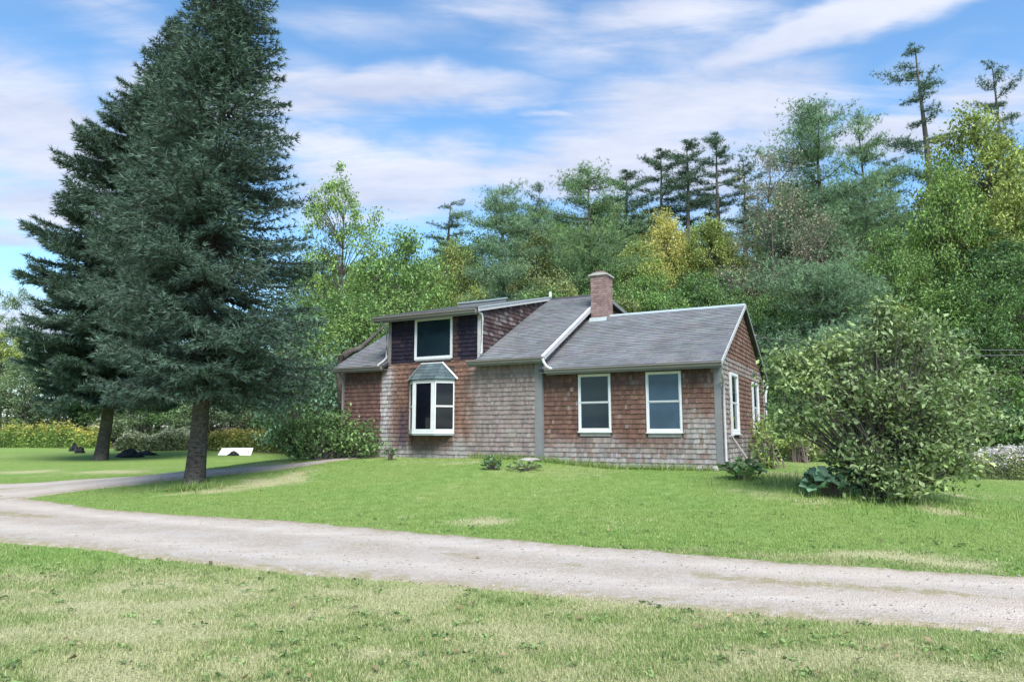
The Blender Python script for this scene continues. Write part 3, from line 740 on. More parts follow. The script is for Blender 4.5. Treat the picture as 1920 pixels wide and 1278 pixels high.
# windows
def basis(o, e, nn):
    o, e, nn = (np.asarray(q, float) for q in (o, e, nn)); u = np.array((0, 0, 1.0))
    return Matrix(((e[0], nn[0], u[0], o[0]), (e[1], nn[1], u[1], o[1]), (e[2], nn[2], u[2], o[2]), (0, 0, 0, 1)))
def window(parent, Mx, x0, x1, z0, z1, fw=.044, sashes=2, pane='pane', sill=True, frame='white', label=None, apron=False, deep=.05):
    """a window in a wall plane: x along the wall, y outward, z up"""
    W = bpy.data.objects.new('window', None); col.objects.link(W); W.parent = parent
    if label: W['label'] = label
    f = B()
    f.box((x0, -.03, z0), (x0 + fw, deep, z1), Mx); f.box((x1 - fw, -.03, z0), (x1, deep, z1), Mx)
    f.box((x0 + fw, -.03, z1 - fw), (x1 - fw, deep - .001, z1), Mx); f.box((x0 + fw, -.03, z0), (x1 - fw, deep - .001, z0 + fw * 1.15), Mx)
    f.build('frame', M[frame], W)
    zi0, zi1 = z0 + fw * 1.15, z1 - fw; xi0, xi1 = x0 + fw, x1 - fw; h = (zi1 - zi0) / sashes; sw = .026
    for k in range(sashes):
        a, c = zi0 + k * h, zi0 + (k + 1) * h; yo = .034 if (k == 1 or sashes == 1) else .02
        s = B()
        s.box((xi0 + .001, -.01, a + .001), (xi0 + sw, yo, c - .001), Mx); s.box((xi1 - sw, -.01, a + .001), (xi1 - .001, yo, c - .001), Mx)
        s.box((xi0 + sw, -.01, a + .001), (xi1 - sw, yo - .001, a + sw * (1.5 if k == 0 else 1.0)), Mx); s.box((xi0 + sw, -.01, c - sw), (xi1 - sw, yo - .001, c - .001), Mx)
        s.build('sash', M[frame], W)
        B().box((xi0 + sw - .004, -.02, a + sw - .004), (xi1 - sw + .004, yo - .012, c - sw + .004), Mx).build('pane', M[pane], W)
    if sill: B().box((x0 - .015, -.02, z0 - .03), (x1 + .015, deep + .03, z0 - .002), Mx).build('sill', M[frame], W)
    if apron: B().box((x0 + .03, -.02, z0 - .125), (x1 - .03, .03, z0 - .033), Mx).build('apron_board', M['post_wood'], W)
    return W
Mf = basis((0, WB, 0), (1, 0, 0), (0, -1, 0)); Mg = basis((0, 0, 0), (0, 1, 0), (1, 0, 0)); M0 = basis((0, 0, 0), (1, 0, 0), (0, -1, 0))
window(wing_wall, Mf, *WIN[0], apron=True, label='double-hung window with dark green glass')
window(wing_wall, Mf, *WIN[1], apron=True, pane='pane_blind', label='double-hung window with pale blue blind behind the glass')
window(wing_wall, Mg, *GWIN[0], deep=.065, fw=.075); window(wing_wall, Mg, *GWIN[1], deep=.065, fw=.075)
window(main_wall, M0, -9.33, -7.93, 3.17, 4.47, fw=.05, sashes=1, pane='pane', frame='white', label='large single-pane dormer window in a pale frame', sill=False)
B().box((-9.30, -.05, 3.12), (-7.96, -.001, 3.166)).build('window_ledge', M['trim'], main_wall)
# bay window: three faces, small hipped roof
bay = bpy.data.objects.new('bay_window', None); col.objects.link(bay); bay.parent = house
bay['label'] = 'white three-sided bay window with small green-grey hipped roof'
A_, B_, C_, D_ = np.array((-9.5, 0)), np.array((-9.05, -.45)), np.array((-8.28, -.45)), np.array((-7.84, 0))
ZB0, ZB1 = .92, 2.50
core = [A_ + (.06, .02), B_ + (.03, .07), C_ + (-.03, .07), D_ + (-.06, .02)]
B().prism([tuple(p) for p in core], ZB0 + .05, ZB1 - .02, 'z').build('bay_interior', M['pane_bay'], bay)
def offset_poly(d): return [tuple(A_ + (-d * 1.4, 0)), tuple(B_ + (-d * .6, -d)), tuple(C_ + (d * .6, -d)), tuple(D_ + (d * 1.4, 0))]
B().prism(offset_poly(.02), ZB0 - .045, ZB0 + .035, 'z').build('sill', M['white'], bay)
B().prism(offset_poly(.0), ZB0 - .09, ZB0 - .047, 'z').build('base_board', M['flash'], bay)
B().prism(offset_poly(.01), ZB1 - .05, ZB1 + .0, 'z').build('head_board', M['white'], bay)
for (p, q, kind) in ((A_, B_, 2), (B_, C_, 1), (C_, D_, 2)):
    e2 = (q - p); Lw = float(np.linalg.norm(e2)); e2 = e2 / Lw; n2 = np.array((e2[1], -e2[0]))
    Mb = basis((p[0], p[1], 0), (e2[0], e2[1], 0), (n2[0], n2[1], 0))
    z0, z1 = ZB0 + .037, ZB1 - .052
    f = B(); fw = .105 if kind == 1 else .05
    f.box((.012, -.04, z0), (fw, .02, z1), Mb); f.box((Lw - fw, -.04, z0), (Lw - .012, .02, z1), Mb)
    f.box((fw, -.04, z1 - .05), (Lw - fw, .018, z1), Mb); f.box((fw, -.04, z0), (Lw - fw, .018, z0 + .06), Mb)
    f.build('frame', M['white'], bay)
    if kind == 2:
        B().box((fw, -.03, (z0 + z1) / 2 - .025), (Lw - fw, .012, (z0 + z1) / 2 + .025), Mb).build('meeting_rail', M['white'], bay)
        B().box((fw - .01, -.03, z0 + .055), (Lw - fw + .01, -.006, (z0 + z1) / 2 - .024), Mb).build('pane', M['pane_bay'], bay)
        B().box((fw - .01, -.03, (z0 + z1) / 2 + .024), (Lw - fw + .01, -.002, z1 - .045), Mb).build('pane', M['pane_bay'], bay)
    else:
        B().box((fw - .01, -.03, z0 + .055), (Lw - fw + .01, -.004, z1 - .045), Mb).build('pane', M['pane_bay'], bay)
# roof of the bay, tab by tab
lowp = [np.array((*p, ZB1 + .01)) for p in offset_poly(.07)]
topp = [np.array((-9.07, .0, 3.03)), np.array((-9.06, -.02, 3.03)), np.array((-8.30, -.02, 3.03)), np.array((-8.28, .0, 3.03))]
bd = B()
for k in range(3): bd.add([lowp[k], lowp[k + 1], topp[k + 1] - (0, 0, .01), topp[k] - (0, 0, .01)], q=[(0, 1, 2, 3)])
bd.add([*lowp], q=[(3, 2, 1, 0)]); bay_roof = bd.build('bay_roof', M['dark_edge'], bay)
for k in range(3):
    rows = 5
    for r_ in range(rows):
        t0, t1 = r_ / rows, (r_ + 1) / rows
        l0, l1 = lerp(lowp[k], topp[k], t0), lerp(lowp[k + 1], topp[k + 1], t0); h0, h1 = lerp(lowp[k], topp[k], t1), lerp(lowp[k + 1], topp[k + 1], t1)
        nn = np.cross(l1 - l0, h0 - l0); nn /= np.linalg.norm(nn)
        tabs = max(2, int(np.linalg.norm(l1 - l0) / .24))
        for c_ in range(tabs):
            s0, s1 = c_ / tabs, (c_ + 1) / tabs
            s1 -= .01
            q0, q1, q2, q3 = lerp(l0, l1, s0) + nn * .014, lerp(l0, l1, s1) + nn * .014, lerp(h0, h1, s1) + nn * .004, lerp(h0, h1, s0) + nn * .004
            tc = vary(np.array((.075, .105, .115)), .25)
            B().add([q0, q1, q2, q3, q0 - nn * .014, q1 - nn * .014], t=[(0, 3, 4), (1, 5, 2)], q=[(0, 1, 2, 3), (4, 5, 1, 0)], tint=tc).build('roof_tab', M['asphalt'], bay)
def edge_trim(p, q, r=.022, mat='white'): B().tube([p, q], r, 4).build('roof_trim', M[mat], bay)
edge_trim(lowp[3] + (.01, -.01, .01), topp[3] + (.0, -.03, .02), .035); edge_trim(lowp[0] + (-.01, -.01, .01), topp[0] + (0, -.03, .02), .022, 'worn_white')
edge_trim(topp[0] + (-.01, -.035, .01), topp[3] + (.01, -.035, .01), .024)

# chimney, brick by brick
CX0, CX1, CY0, CY1, CT = -4.70, -4.16, 3.36, 3.98, 6.06
chim = bpy.data.objects.new('chimney', None); col.objects.link(chim); chim.parent = house
B().box((CX0 + .012, CY0 + .012, 4.2), (CX1 - .012, CY1 - .012, CT - .002)).build('mortar_core', M['mortar'], chim)
bl, bh, jn = .2, .06, .015
br = B(); br.box((0, 0, 0), (1, 1, 1)); brick_me = br.mesh('brick', M['brick'])
z = 4.42; k = 0
while z + bh < CT:
    for side in range(4):
        a0, a1 = (CX0, CX1) if side % 2 == 0 else (CY0, CY1)
        s = a0 - (0 if k % 2 else bl / 2) + (0 if side < 2 else -.05)
        while s < a1 - .02:
            s0, s1 = max(s, a0), min(s + bl - jn, a1)
            if s1 - s0 > .03:
                o = link('brick', brick_me, chim); j_ = (rng.random() - .5) * .006
                if side == 0: o.location = (s0, CY0 + j_, z); o.scale = (s1 - s0, .05, bh)
                elif side == 2: o.location = (s0, CY1 - .05 + j_, z); o.scale = (s1 - s0, .05, bh)
                elif side == 1: o.location = (CX1 - .05 + j_, s0 + .052 if s0 == a0 else s0, z); o.scale = (.0515, (s1 - s0) - (.052 if s0 == a0 else 0) - (.052 if s1 == a1 else 0), bh)
                else: o.location = (CX0 + j_ - .001, s0 + .052 if s0 == a0 else s0, z); o.scale = (.05, (s1 - s0) - (.052 if s0 == a0 else 0) - (.052 if s1 == a1 else 0), bh)
                if min(o.scale) < .02: bpy.data.objects.remove(o)
            s += bl
    z += bh + jn; k += 1
b = B(); b.box((CX0 - .05, CY0 - .05, CT), (CX1 + .05, CY1 + .05, CT + .045)); b.prism([(CX0 - .03, CT + .046), (CX1 + .03, CT + .046), (CX1 - .12, CT + .09), (CX0 + .12, CT + .09)], CY0 - .03, CY1 + .03, 'y'); b.build('chimney_cap', M['concrete'], chim)
B().box((CX0 + .12, CY0 + .12, CT + .091), (CX1 - .12, CY1 - .12, CT + .17)).build('flue', M['brick'], chim)
yb = CY0 - .03
B().prism([(yb, wz(yb) + .0), (yb - .1, wz(yb - .1) + .018), (yb - .1, wz(yb - .1) + .03), (yb + .02, wz(yb) + .12), (yb + .028, wz(yb) + .0)], CX0 - .04, CX1 + .02, 'x').build('chimney_flashing', M['flash'], chim)
B().tube([(-6.95, 5.05, MRZ - .1), (-6.95, 5.05, MRZ + .32)], .05, 10).build('vent_pipe', M['pvc'], house)
sk = bpy.data.objects.new('skylight', None); col.objects.link(sk); sk.parent = house
def sky_pts(x0, x1, y0, y1, h0, h1):
    b = B(); b.prism([(y0, dz(y0) + .1 + h0), (y1, dz(y1) + .1 + h0), (y1, dz(y1) + .1 + h1), (y0, dz(y0) + .1 + h1)], x0, x1, 'x'); return b
sky_pts(-8.85, -7.65, 1.75, 2.95, -.05, .14).build('curb', M['trim'], sk)
b = sky_pts(-8.88, -7.62, 1.72, 2.98, .141, .18); b.build('frame', M['flash'], sk); sky_pts(-8.8, -7.7, 1.8, 2.9, .181, .19).build('pane', M['pane_blind'], sk)

# ------------------------------------------------------------ vegetation builders
def unitv(a): return a / (np.linalg.norm(a, axis=-1, keepdims=True) + 1e-9)
def leaves(b, c, size, g, up=.5, aspect=.55, droop=0.0, jit=.35):
    """folded leaf blades at the points c"""
    n = len(c); nn = unitv(g.normal(size=(n, 3)) + (0, 0, up * 1.6)); a = unitv(np.cross(nn, g.normal(size=(n, 3))))
    a[:, 2] -= droop; a = unitv(a)
    s = unitv(np.cross(a, nn)); L = size * (1 + (g.random(n) - .5) * 2 * jit)
    L = L[:, None]; nn = np.cross(s, a)
    v = np.stack([c - a * L * .5, c + s * L * aspect * .5 + nn * L * .1, c + a * L * .5, c - s * L * aspect * .5 + nn * L * .1], 1)
    k = np.arange(n) * 4
    t = np.concatenate([np.stack([k, k + 2, k + 1], 1), np.stack([k, k + 3, k + 2], 1)])
    b.add(v.reshape(-1, 3), t=t, rnd=np.repeat(g.random(n), 4))
def needles(b, c, d, length, width, g, k=6, spread=.9):
    """tufts: k thin triangles fanned round the direction d at each point c"""
    n = len(c); C_ = np.repeat(c, k, 0); D = np.repeat(d, k, 0)
    q = unitv(D + g.normal(size=(n * k, 3)) * spread * .55)
    s = unitv(np.cross(q, g.normal(size=(n * k, 3))))
    L = (length * (.6 + .8 * g.random(n * k)))[:, None]; w_ = width * .5
    v = np.stack([C_ - s * w_, C_ + s * w_, C_ + q * L], 1)
    i = np.arange(n * k) * 3
    b.add(v.reshape(-1, 3), t=np.stack([i, i + 1, i + 2], 1), rnd=np.repeat(np.repeat(g.random(n), k) * .7 + g.random(n * k) * .3, 3))
def bez(p0, p1, p2, n):
    t = np.linspace(0, 1, n)[:, None]; return p0 * (1 - t) ** 2 + 2 * p1 * t * (1 - t) + p2 * t * t

def make_spruce(seed, H, Rad, base, step, tuft, tw, tops=((0, 0, 1.0),), prof=None, lean=(0, 0), trunk_r=.24, droop=.16, den=1.0):
    g = np.random.default_rng(seed); tb = B(); cb = B(); bb = B()
    zz = np.linspace(-.3, H, 26); wob = np.stack([np.sin(zz * .5 + seed) * .05 + lean[0] * zz / H, np.cos(zz * .4) * .05 + lean[1] * zz / H, zz], 1)
    rr = trunk_r * (1 - zz / H * .96) + .1 * trunk_r * np.exp(-np.maximum(zz, 0) * 2.2) * 3
    tb.tube(wob, np.maximum(rr, .012), 10)
    P = []; D = []
    z = base
    while z < H - .15:
        f = (z - base) / (H - base)
        Rz = Rad * (prof(f) if prof else (1 - f) ** .8)
        nb = max(4, int((4.6 + 4 * (1 - f)) * den))
        for _ in range(nb):
            az = g.random() * 2 * math.pi; L = Rz * (.72 + .45 * g.random()) + .12
            zs = z + (g.random() - .5) * step
            ox = np.interp(zs, zz, wob[:, 0]); oy = np.interp(zs, zz, wob[:, 1])
            d = np.array([math.cos(az), math.sin(az), 0]); up0 = .30 * f - droop * (1 - f) * 1.4 + (g.random() - .5) * .22
            p0 = np.array([ox, oy, zs]); p2 = p0 + d * L + (0, 0, L * (up0 + .02)); p1 = p0 + d * L * .55 + (0, 0, L * (up0 * .5 - .10 - .12 * (1 - f)))
            nseg = max(4, int(L / .16)); pts = bez(p0, p1, p2, nseg)
            bb.tube(pts[:: max(1, nseg // 5)] if nseg > 6 else pts, np.linspace(.012 + .016 * L, .006, len(pts[:: max(1, nseg // 5)] if nseg > 6 else pts)), 4, cap=False)
            tg = unitv(np.gradient(pts, axis=0)); sd_ = unitv(np.cross(tg, (0, 0, 1.0)))
            for k in range(nseg):
                fr = k / (nseg - 1)
                if fr < .12: continue
                P.append(pts[k][None]); D.append(tg[k][None])
                tl = min(.75, .16 + .42 * L * (1 - fr) ** .8 * min(1, fr * 3)) * (.6 + .6 * g.random())
                for sg in (-1, 1):
                    m_ = max(1, int(tl / .13)); q = np.linspace(.2, 1, m_)[:, None]
                    dd = unitv(sd_[k] * sg + tg[k] * .75 + (0, 0, -.25 + .25 * g.random()))
                    pp = pts[k] + dd * tl * q + np.array((0, 0, -.12)) * tl * q ** 2 + g.normal(size=(m_, 3)) * .02
                    P.append(pp); D.append(np.repeat(unitv(dd + (0, 0, .1))[None], m_, 0))
        z += step * (.75 + .5 * g.random())
    P = np.concatenate(P); D = np.concatenate(D)
    needles(cb, P, D, tuft, tw, g, 7, .85)
    return tb, bb, cb
def make_pine(seed, H, Rad, base, sparse=1.0, flat=.16, step=.75, blob=.75, tuft=.2):
    """white pine: whorls of near-level limbs carrying plates of needle tufts"""
    g = np.random.default_rng(seed); tb = B(); cb = B()
    zz = np.linspace(-.5, H, 18); wob = np.stack([np.sin(zz * .3 + seed) * .12, np.cos(zz * .27 + seed) * .12, zz], 1)
    tb.tube(wob, np.maximum(.018 * H * (1 - zz / H * .93), .03), 8)
    P = []; z = base
    while z < H:
        f = (z - base) / (H - base)
        pr = Rad * float(np.interp(f, [0, .15, .4, .7, .9, 1], [.6, .9, 1.05, .8, .5, .2])) * (.7 + .55 * g.random()) * 1.1
        for _ in range(int(g.integers(3, 6) * sparse + .5)):
            az = g.random() * 2 * math.pi; L = pr * (.45 + .75 * g.random())
            o = np.array([np.interp(z, zz, wob[:, 0]), np.interp(z, zz, wob[:, 1]), z + (g.random() - .5) * step])
            d = np.array([math.cos(az), math.sin(az), 0]); upk = flat + .3 * f ** 3 + (g.random() - .5) * .2
            p2 = o + d * L + (0, 0, L * upk); p1 = o + d * L * .5 + (0, 0, L * upk * .2 - .05 * L)
            pts = bez(o, p1, p2, 7); tb.tube(pts, np.linspace(.02 + .012 * L, .012, 7), 4, cap=False)
            m_ = int(max(4, L * 5.5))
            for fr in np.linspace(.35, 1.05, m_):
                c = pts[min(6, int(fr * 6))] + d * (fr - .5) * .15
                k = int(g.integers(9, 16)); r_ = blob * (.5 + .5 * min(1, L / 3)) * (1.15 - .5 * abs(fr - .75))
                P.append(c + g.normal(size=(k, 3)) * (r_ * .55, r_ * .55, r_ * .16))
        z += step * (.7 + .6 * g.random())
    P = np.concatenate(P); D = unitv(g.normal(size=P.shape) * .6 + (0, 0, .55))
    needles(cb, P, D, tuft * 1.15, tuft * .13, g, 8, 1.3)
    return tb, cb
def make_broadleaf(seed, H, Rad, base, clumps=80, per=120, leaf=.2, blob=.75, multi=1, shape=1.0, gaps=.0):
    g = np.random.default_rng(seed); tb = B(); cb = B()
    C_ = []
    lob = g.normal(size=(9, 3)); lob = unitv(lob)
    while len(C_) < clumps:
        q = g.normal(size=3); q = q / np.linalg.norm(q) * (.35 + .65 * g.random() ** .4)
        bump = .78 + .34 * max(0, float(np.max(lob @ unitv(q))) - .55) / .45
        q = q * bump
        zc = (base + H) / 2 + q[2] * (H - base) / 2 * .97; wz_ = 1 - .35 * shape * max(0, q[2])
        C_.append((q[0] * Rad * wz_, q[1] * Rad * wz_, zc))
    C_ = np.array(C_)
    for s in range(multi):
        off = np.array([0, 0, 0.0]) if multi == 1 else np.array([math.cos(s * 2.4), math.sin(s * 2.4), 0]) * .12 * Rad
        top = np.array([g.normal() * .08 * Rad, g.normal() * .08 * Rad, base + (H - base) * .72]) + off * 4
        pts = bez(np.array([0, 0, -.4]) + off * .4, np.array([off[0], off[1], H * .35]), top, 10)
        r0 = .016 * H / multi ** .5; tb.tube(pts, np.linspace(r0 * 1.25, r0 * .25, 10), 7)
        for c in C_[s::multi]:
            k = int(np.clip((c[2] - .3 * np.hypot(c[0], c[1]) - .05 * H) / (top[2] + .01) * 9, 1, 9)); p0 = pts[k]
            mid_ = (p0 + c) / 2 + (0, 0, .1 * np.linalg.norm(c - p0)) + g.normal(size=3) * .15
            tb.tube(bez(p0, mid_, c, 6), np.linspace(max(.018, r0 * .17), .01, 6), 4, cap=False)
    n = per; sz = blob * (.65 + .7 * g.random(len(C_)))
    off = g.normal(size=(len(C_), n, 3)) * np.array((.62, .62, .4)) * sz[:, None, None]
    pp = (C_[:, None] + off).reshape(-1, 3)
    pp = pp[pp[:, 2] > .15]
    leaves(cb, pp, leaf, g, .5)
    return tb, cb
def make_dead(seed, H, Rad, base):
    g = np.random.default_rng(seed); tb = B(); cb = B(); tips = []
    def br_(p, d, L, r, lv):
        n = 5; q = p + d * L + (0, 0, .08 * L * lv); pts = bez(p, (p + q) / 2 + g.normal(size=3) * L * .07, q, n)
        tb.tube(pts, np.linspace(r, r * .5, n), 5 if lv < 2 else 3, cap=False)
        if lv >= 4: tips.append(q); return
        for _ in range((4, 4, 4, 4)[lv]):
            t = .35 + .65 * g.random(); dd = unitv(d * .8 + g.normal(size=3) * .55 + (0, 0, .2)); br_(pts[min(n - 1, int(t * n))], dd, L * (.5 + .25 * g.random()), r * .45, lv + 1)
    zz = np.linspace(-.3, H, 12); tp = np.stack([np.sin(zz * .4) * .15, np.cos(zz * .33) * .12, zz], 1); tb.tube(tp, np.maximum(.014 * H * (1 - zz / H * .95), .02), 6)
    for k in range(16):
        z = base + (H - base) * (k + g.random()) / 16.5; f = (z - base) / (H - base); a = g.random() * 6.28
        br_(np.array([0, 0, z]), unitv(np.array([math.cos(a), math.sin(a), .45 + .5 * f])), Rad * (.75 - .4 * f), .012 * H * .3, 1)
    tips = np.array(tips); pp = np.repeat(tips, 4, 0) + g.normal(size=(len(tips) * 4, 3)) * .25
    leaves(cb, pp, .16, g, .3)
    return tb, cb

def proto(kind, tb, cb, crown='leaf', bark='bark'):
    return (tb.mesh(kind + '_trunk', M[bark]), cb.mesh(kind + '_crown', M[crown]))
PR = {}
PR['broad0'] = (proto('broad0', *make_broadleaf(11, 12, 4.2, 2.2, 150, 130, .19, .6)), 12, 4.2)
PR['broad1'] = (proto('broad1', *make_broadleaf(12, 14, 3.8, 3.0, 150, 130, .19, .58, shape=1.4)), 14, 3.8)
PR['broad2'] = (proto('broad2', *make_broadleaf(13, 10, 4.6, 1.2, 160, 125, .18, .58, multi=3)), 10, 4.6)
PR['broad3'] = (proto('broad3', *make_broadleaf(14, 15, 4.0, 4.5, 120, 140, .18, .58, shape=.7)), 15, 4.0)
PR['open0'] = (proto('open0', *make_broadleaf(15, 13, 3.6, 4.0, 64, 130, .17, .5, multi=3)), 13, 3.6)
PR['pine0'] = (proto('pine0', *make_pine(21, 18, 3.6, 3.5, 1.1), 'needle'), 18, 3.6)
PR['pine1'] = (proto('pine1', *make_pine(22, 18, 4.2, 2.0, 1.25, .12, .8, .9), 'needle'), 18, 4.2)
PR['pine2'] = (proto('pine2', *make_pine(23, 16, 3.0, 5.5, .9, .2, .85, .7), 'needle'), 16, 3.0)
PR['tall0'] = (proto('tall0', *make_pine(24, 22, 1.9, 13.5, .75, .22, .8, .55, .22), 'needle'), 22, 1.9)
PR['tall1'] = (proto('tall1', *make_pine(25, 22, 2.1, 11.0, .6, .3, 1.0, .55, .22), 'needle'), 22, 2.1)
PR['low_pine'] = (proto('low_pine', *make_pine(26, 9, 4.4, .8, 1.7, .10, .62, .95, .2), 'needle'), 9, 4.4)
PR['dead'] = (proto('dead', *make_dead(27, 14, 4.0, 3.0), 'leaf', 'twig'), 14, 4.0)
PR['bush0'] = (proto('bush0', *make_broadleaf(31, 3.2, 1.9, .2, 60, 90, .14, .42, multi=4, shape=.3)), 3.2, 1.9)
PR['bush1'] = (proto('bush1', *make_broadleaf(32, 4.5, 2.2, .3, 70, 90, .15, .5, multi=4, shape=.8)), 4.5, 2.2)
COL = dict(green=(.13, .225, .07), fresh=(.175, .275, .08), yellowgreen=(.235, .29, .09), yellow=(.37, .36, .11), dark=(.065, .125, .052),
           mid=(.105, .19, .068), olive=(.175, .215, .09), blue=(.14, .225, .13), pine=(.135, .22, .10), darkpine=(.08, .135, .088), grey=(.19, .185, .135),
           grove=(.14, .20, .11), teal=(.115, .195, .135))
def plant(kind, name, label, cat, px, topy, depth, width, colour, group=None, crown='crown', rz=None, height=None, lean=0.0, xy=None):
    """stand a tree on the ground at a distance; its height follows from the row its top reaches"""
    (tm, cm), H0, R0 = PR[kind]
    p = G(*xy) if xy is not None else G(*atdepth(px, depth)[:2])
    if height is None:
        d = ray(px, topy); height = CZ + d[2] / d[1] * p[1] - p[2]
    height = max(height, 1.0)
    t = thing(name, label, cat, p, rng.random() * 6.28 if rz is None else rz, group)
    s = height / H0; sw = (width / 2) / R0
    for nm, me in (('trunk', tm), (crown, cm)):
        o = link(nm, me, t); o.scale = (sw, sw, s); o.color = (*(np.array(COL[colour]) * (1.12 + .2 * rng.random())), 1)
    t.rotation_euler[1] = lean
    return t

# ------------------------------------------------------------ the two spruces
sp = ground(360, 908)
def prof_front(f): return np.interp(f, [0, .05, .11, .23, .41, .51, .62, .72, .86, 1], [.70, .92, 1.0, .90, .72, .60, .46, .36, .2, .04])
tb, bb, cb = make_spruce(51, 17.0, 2.98, 2.75, .27, .17, .027, prof=prof_front, trunk_r=.23, den=1.35, lean=(.45, 0))
SPC = (.085, .140, .108, 1)
t = thing('spruce_tree', 'large dark green spruce with a bare lower trunk beside the drive', 'tree', sp, 0, 'spruces by the drive')
tb.build('trunk', M['bark_spruce'], t, smooth=True)
bb.build('limb', M['bark_spruce'], t)
o = cb.build('crown', M['spruce_needle'], t); o.color = SPC
# a second leader beside the main top
tb2, bb2, cb2 = make_spruce(52, 5.2, 1.15, .4, .22, .17, .027, trunk_r=.1, den=1.2)
o2 = tb2.build('leader', M['bark_spruce'], t, smooth=True); o2.location = (.1, -.1, 10.9); o2.rotation_euler = (R(2), R(-6), 0)
o3 = cb2.build('leader_crown', M['spruce_needle'], o2); o3.color = SPC
B().tube([(.22, -.1, .75), (.36, -.16, .78), (.42, -.19, .84)], [.03, .025, .015], 6).build('branch_stub', M['bark_spruce'], t)
sr = ground(187, 862)
def prof_rear(f): return np.interp(f, [0, .06, .13, .3, .42, .55, .73, .88, 1], [.6, .75, .88, 1.0, .98, .84, .52, .24, .05])
hr = CZ + ray(335, 35)[2] / ray(335, 35)[1] * sr[1] - sr[2]
tb, bb, cb = make_spruce(53, hr, 4.95, hr * .145, .36, .30, .05, prof=prof_rear, lean=(2.9, 0), trunk_r=.33, den=1.3)
t = thing('spruce_tree', 'broad dark spruce standing behind the drive with a leaning trunk', 'tree', sr, 0, 'spruces by the drive')
tb.build('trunk', M['bark_spruce'], t, smooth=True); bb.build('limb', M['bark_spruce'], t)
o = cb.build('crown', M['spruce_needle'], t); o.color = SPC

# ------------------------------------------------------------ wood behind the house (single trees one can point at)
def T(kind, label, px, topy, depth, wpx, colour, name='broadleaf_tree', group=None, **kw):
    return plant(kind, name, label, 'tree', px, topy, depth, wpx * depth / FPX, colour, group, **kw)
PN = 'pine_tree'
T('broad3', 'tall airy green tree with a rounded top right of the big spruce', 632, 318, 46, 180, 'fresh')
T('broad2', 'round green tree with arching limbs behind the dormer', 742, 432, 43, 250, 'green')
T('broad0', 'bright green tree filling the gap between spruce and house roof', 650, 545, 36, 230, 'mid')
T('bush1', 'blue-green leafy tree low behind the big spruce, left of the house', 565, 585, 33, 200, 'teal')
T('broad2', 'yellow-green tree left of the dormer skylight', 855, 455, 47, 170, 'yellowgreen')
T('tall1', 'forked thin pine standing against the sky left of centre', 838, 382, 66, 110, 'darkpine', PN)
T('pine0', 'pale blue-green pine with visible trunk rising behind the dormer', 945, 343, 44, 165, 'blue', PN)
T('broad1', 'green tree just right of the pine behind the dormer', 1020, 420, 50, 150, 'olive')
T('pine2', 'dark pine top on the skyline left of the chimney pine', 1015, 350, 62, 100, 'darkpine', PN)
T('pine1', 'broad green pine whose trunk rises directly behind the chimney', 1113, 318, 46, 215, 'pine', PN)
T('tall0', 'dark slim pine on the skyline right above the chimney', 1182, 318, 68, 100, 'darkpine', PN)
T('tall0', 'slim round-topped pine, leftmost of three in a row on the ridge', 1252, 278, 72, 90, 'darkpine', PN, 'slim pines along the ridge')
T('tall0', 'slim round-topped pine, middle of three in a row on the ridge', 1303, 262, 70, 92, 'darkpine', PN, 'slim pines along the ridge')
T('tall0', 'slim round-topped pine, rightmost of three in a row on the ridge', 1365, 248, 72, 80, 'darkpine', PN, 'slim pines along the ridge')
T('tall1', 'small leaning pine top right of the ridge row', 1415, 305, 70, 100, 'darkpine', PN)
T('broad0', 'yellow autumn tree glowing in the middle of the wood', 1262, 385, 58, 130, 'yellow')
T('broad1', 'pale yellow-green tree right of the yellow autumn tree', 1350, 395, 56, 150, 'yellowgreen')
T('broad1', 'yellow-green tree left of the yellow autumn tree', 1195, 425, 52, 130, 'yellowgreen')
T('dead', 'bare grey-brown tree with dense fine twigs right of the yellow tree', 1462, 345, 47, 210, 'grey', 'bare_tree')
T('dead', 'thin bare grey tree in front of the big right-hand pine', 1560, 440, 44, 170, 'grey', 'bare_tree')
T('pine1', 'huge blue-green pine dominating the right half of the wood', 1560, 205, 52, 260, 'blue', PN)
T('pine2', 'tall pine just right of the huge blue-green pine', 1648, 222, 58, 140, 'pine', PN)
T('tall1', 'thin pine with open branches left of the tallest pine', 1706, 300, 62, 110, 'darkpine', PN)
T('tall1', 'tallest sparse pine with a round tuft at the top right', 1778, 92, 64, 135, 'darkpine', PN)
T('tall1', 'sparse pine cut by the right edge of the picture', 1925, 130, 62, 110, 'darkpine', PN)
T('broad1', 'tall yellow-green tree at the right edge', 1893, 178, 44, 250, 'yellowgreen')
T('broad0', 'yellow-green tree in front of the tallest pine at right', 1822, 285, 43, 190, 'fresh')
T('broad0', 'bright green tree low at the right edge before the tall yellow-green one', 1935, 330, 41, 220, 'yellowgreen')
T('broad2', 'leafy green tree between the bare grey tree and the tallest pine', 1690, 430, 42, 200, 'green')
T('broad1', 'yellow-green tree below the tallest pine', 1775, 395, 46, 190, 'fresh')
T('low_pine', 'low blue-green pine with layered boughs behind the gable', 1560, 500, 36, 330, 'blue', PN)
T('broad0', 'dark green leafy tree behind the lilac, right side', 1790, 520, 38, 250, 'green')
T('broad2', 'green leafy tree at the right edge above the pale flowers', 1910, 480, 36, 260, 'mid')
T('broad2', 'dark green tree in the shade behind the gable end', 1440, 560, 40, 190, 'dark')
T('broad0', 'green tree behind the wing roof left of the bare tree', 1330, 505, 42, 200, 'mid')
T('broad2', 'green tree behind the wing roof right of the chimney', 1220, 510, 41, 190, 'green')
T('broad0', 'green tree behind the main roof left of the chimney', 1040, 500, 41, 180, 'olive')
T('broad1', 'small yellow-orange tree behind the dormer roof', 900, 520, 43, 120, 'yellowgreen')
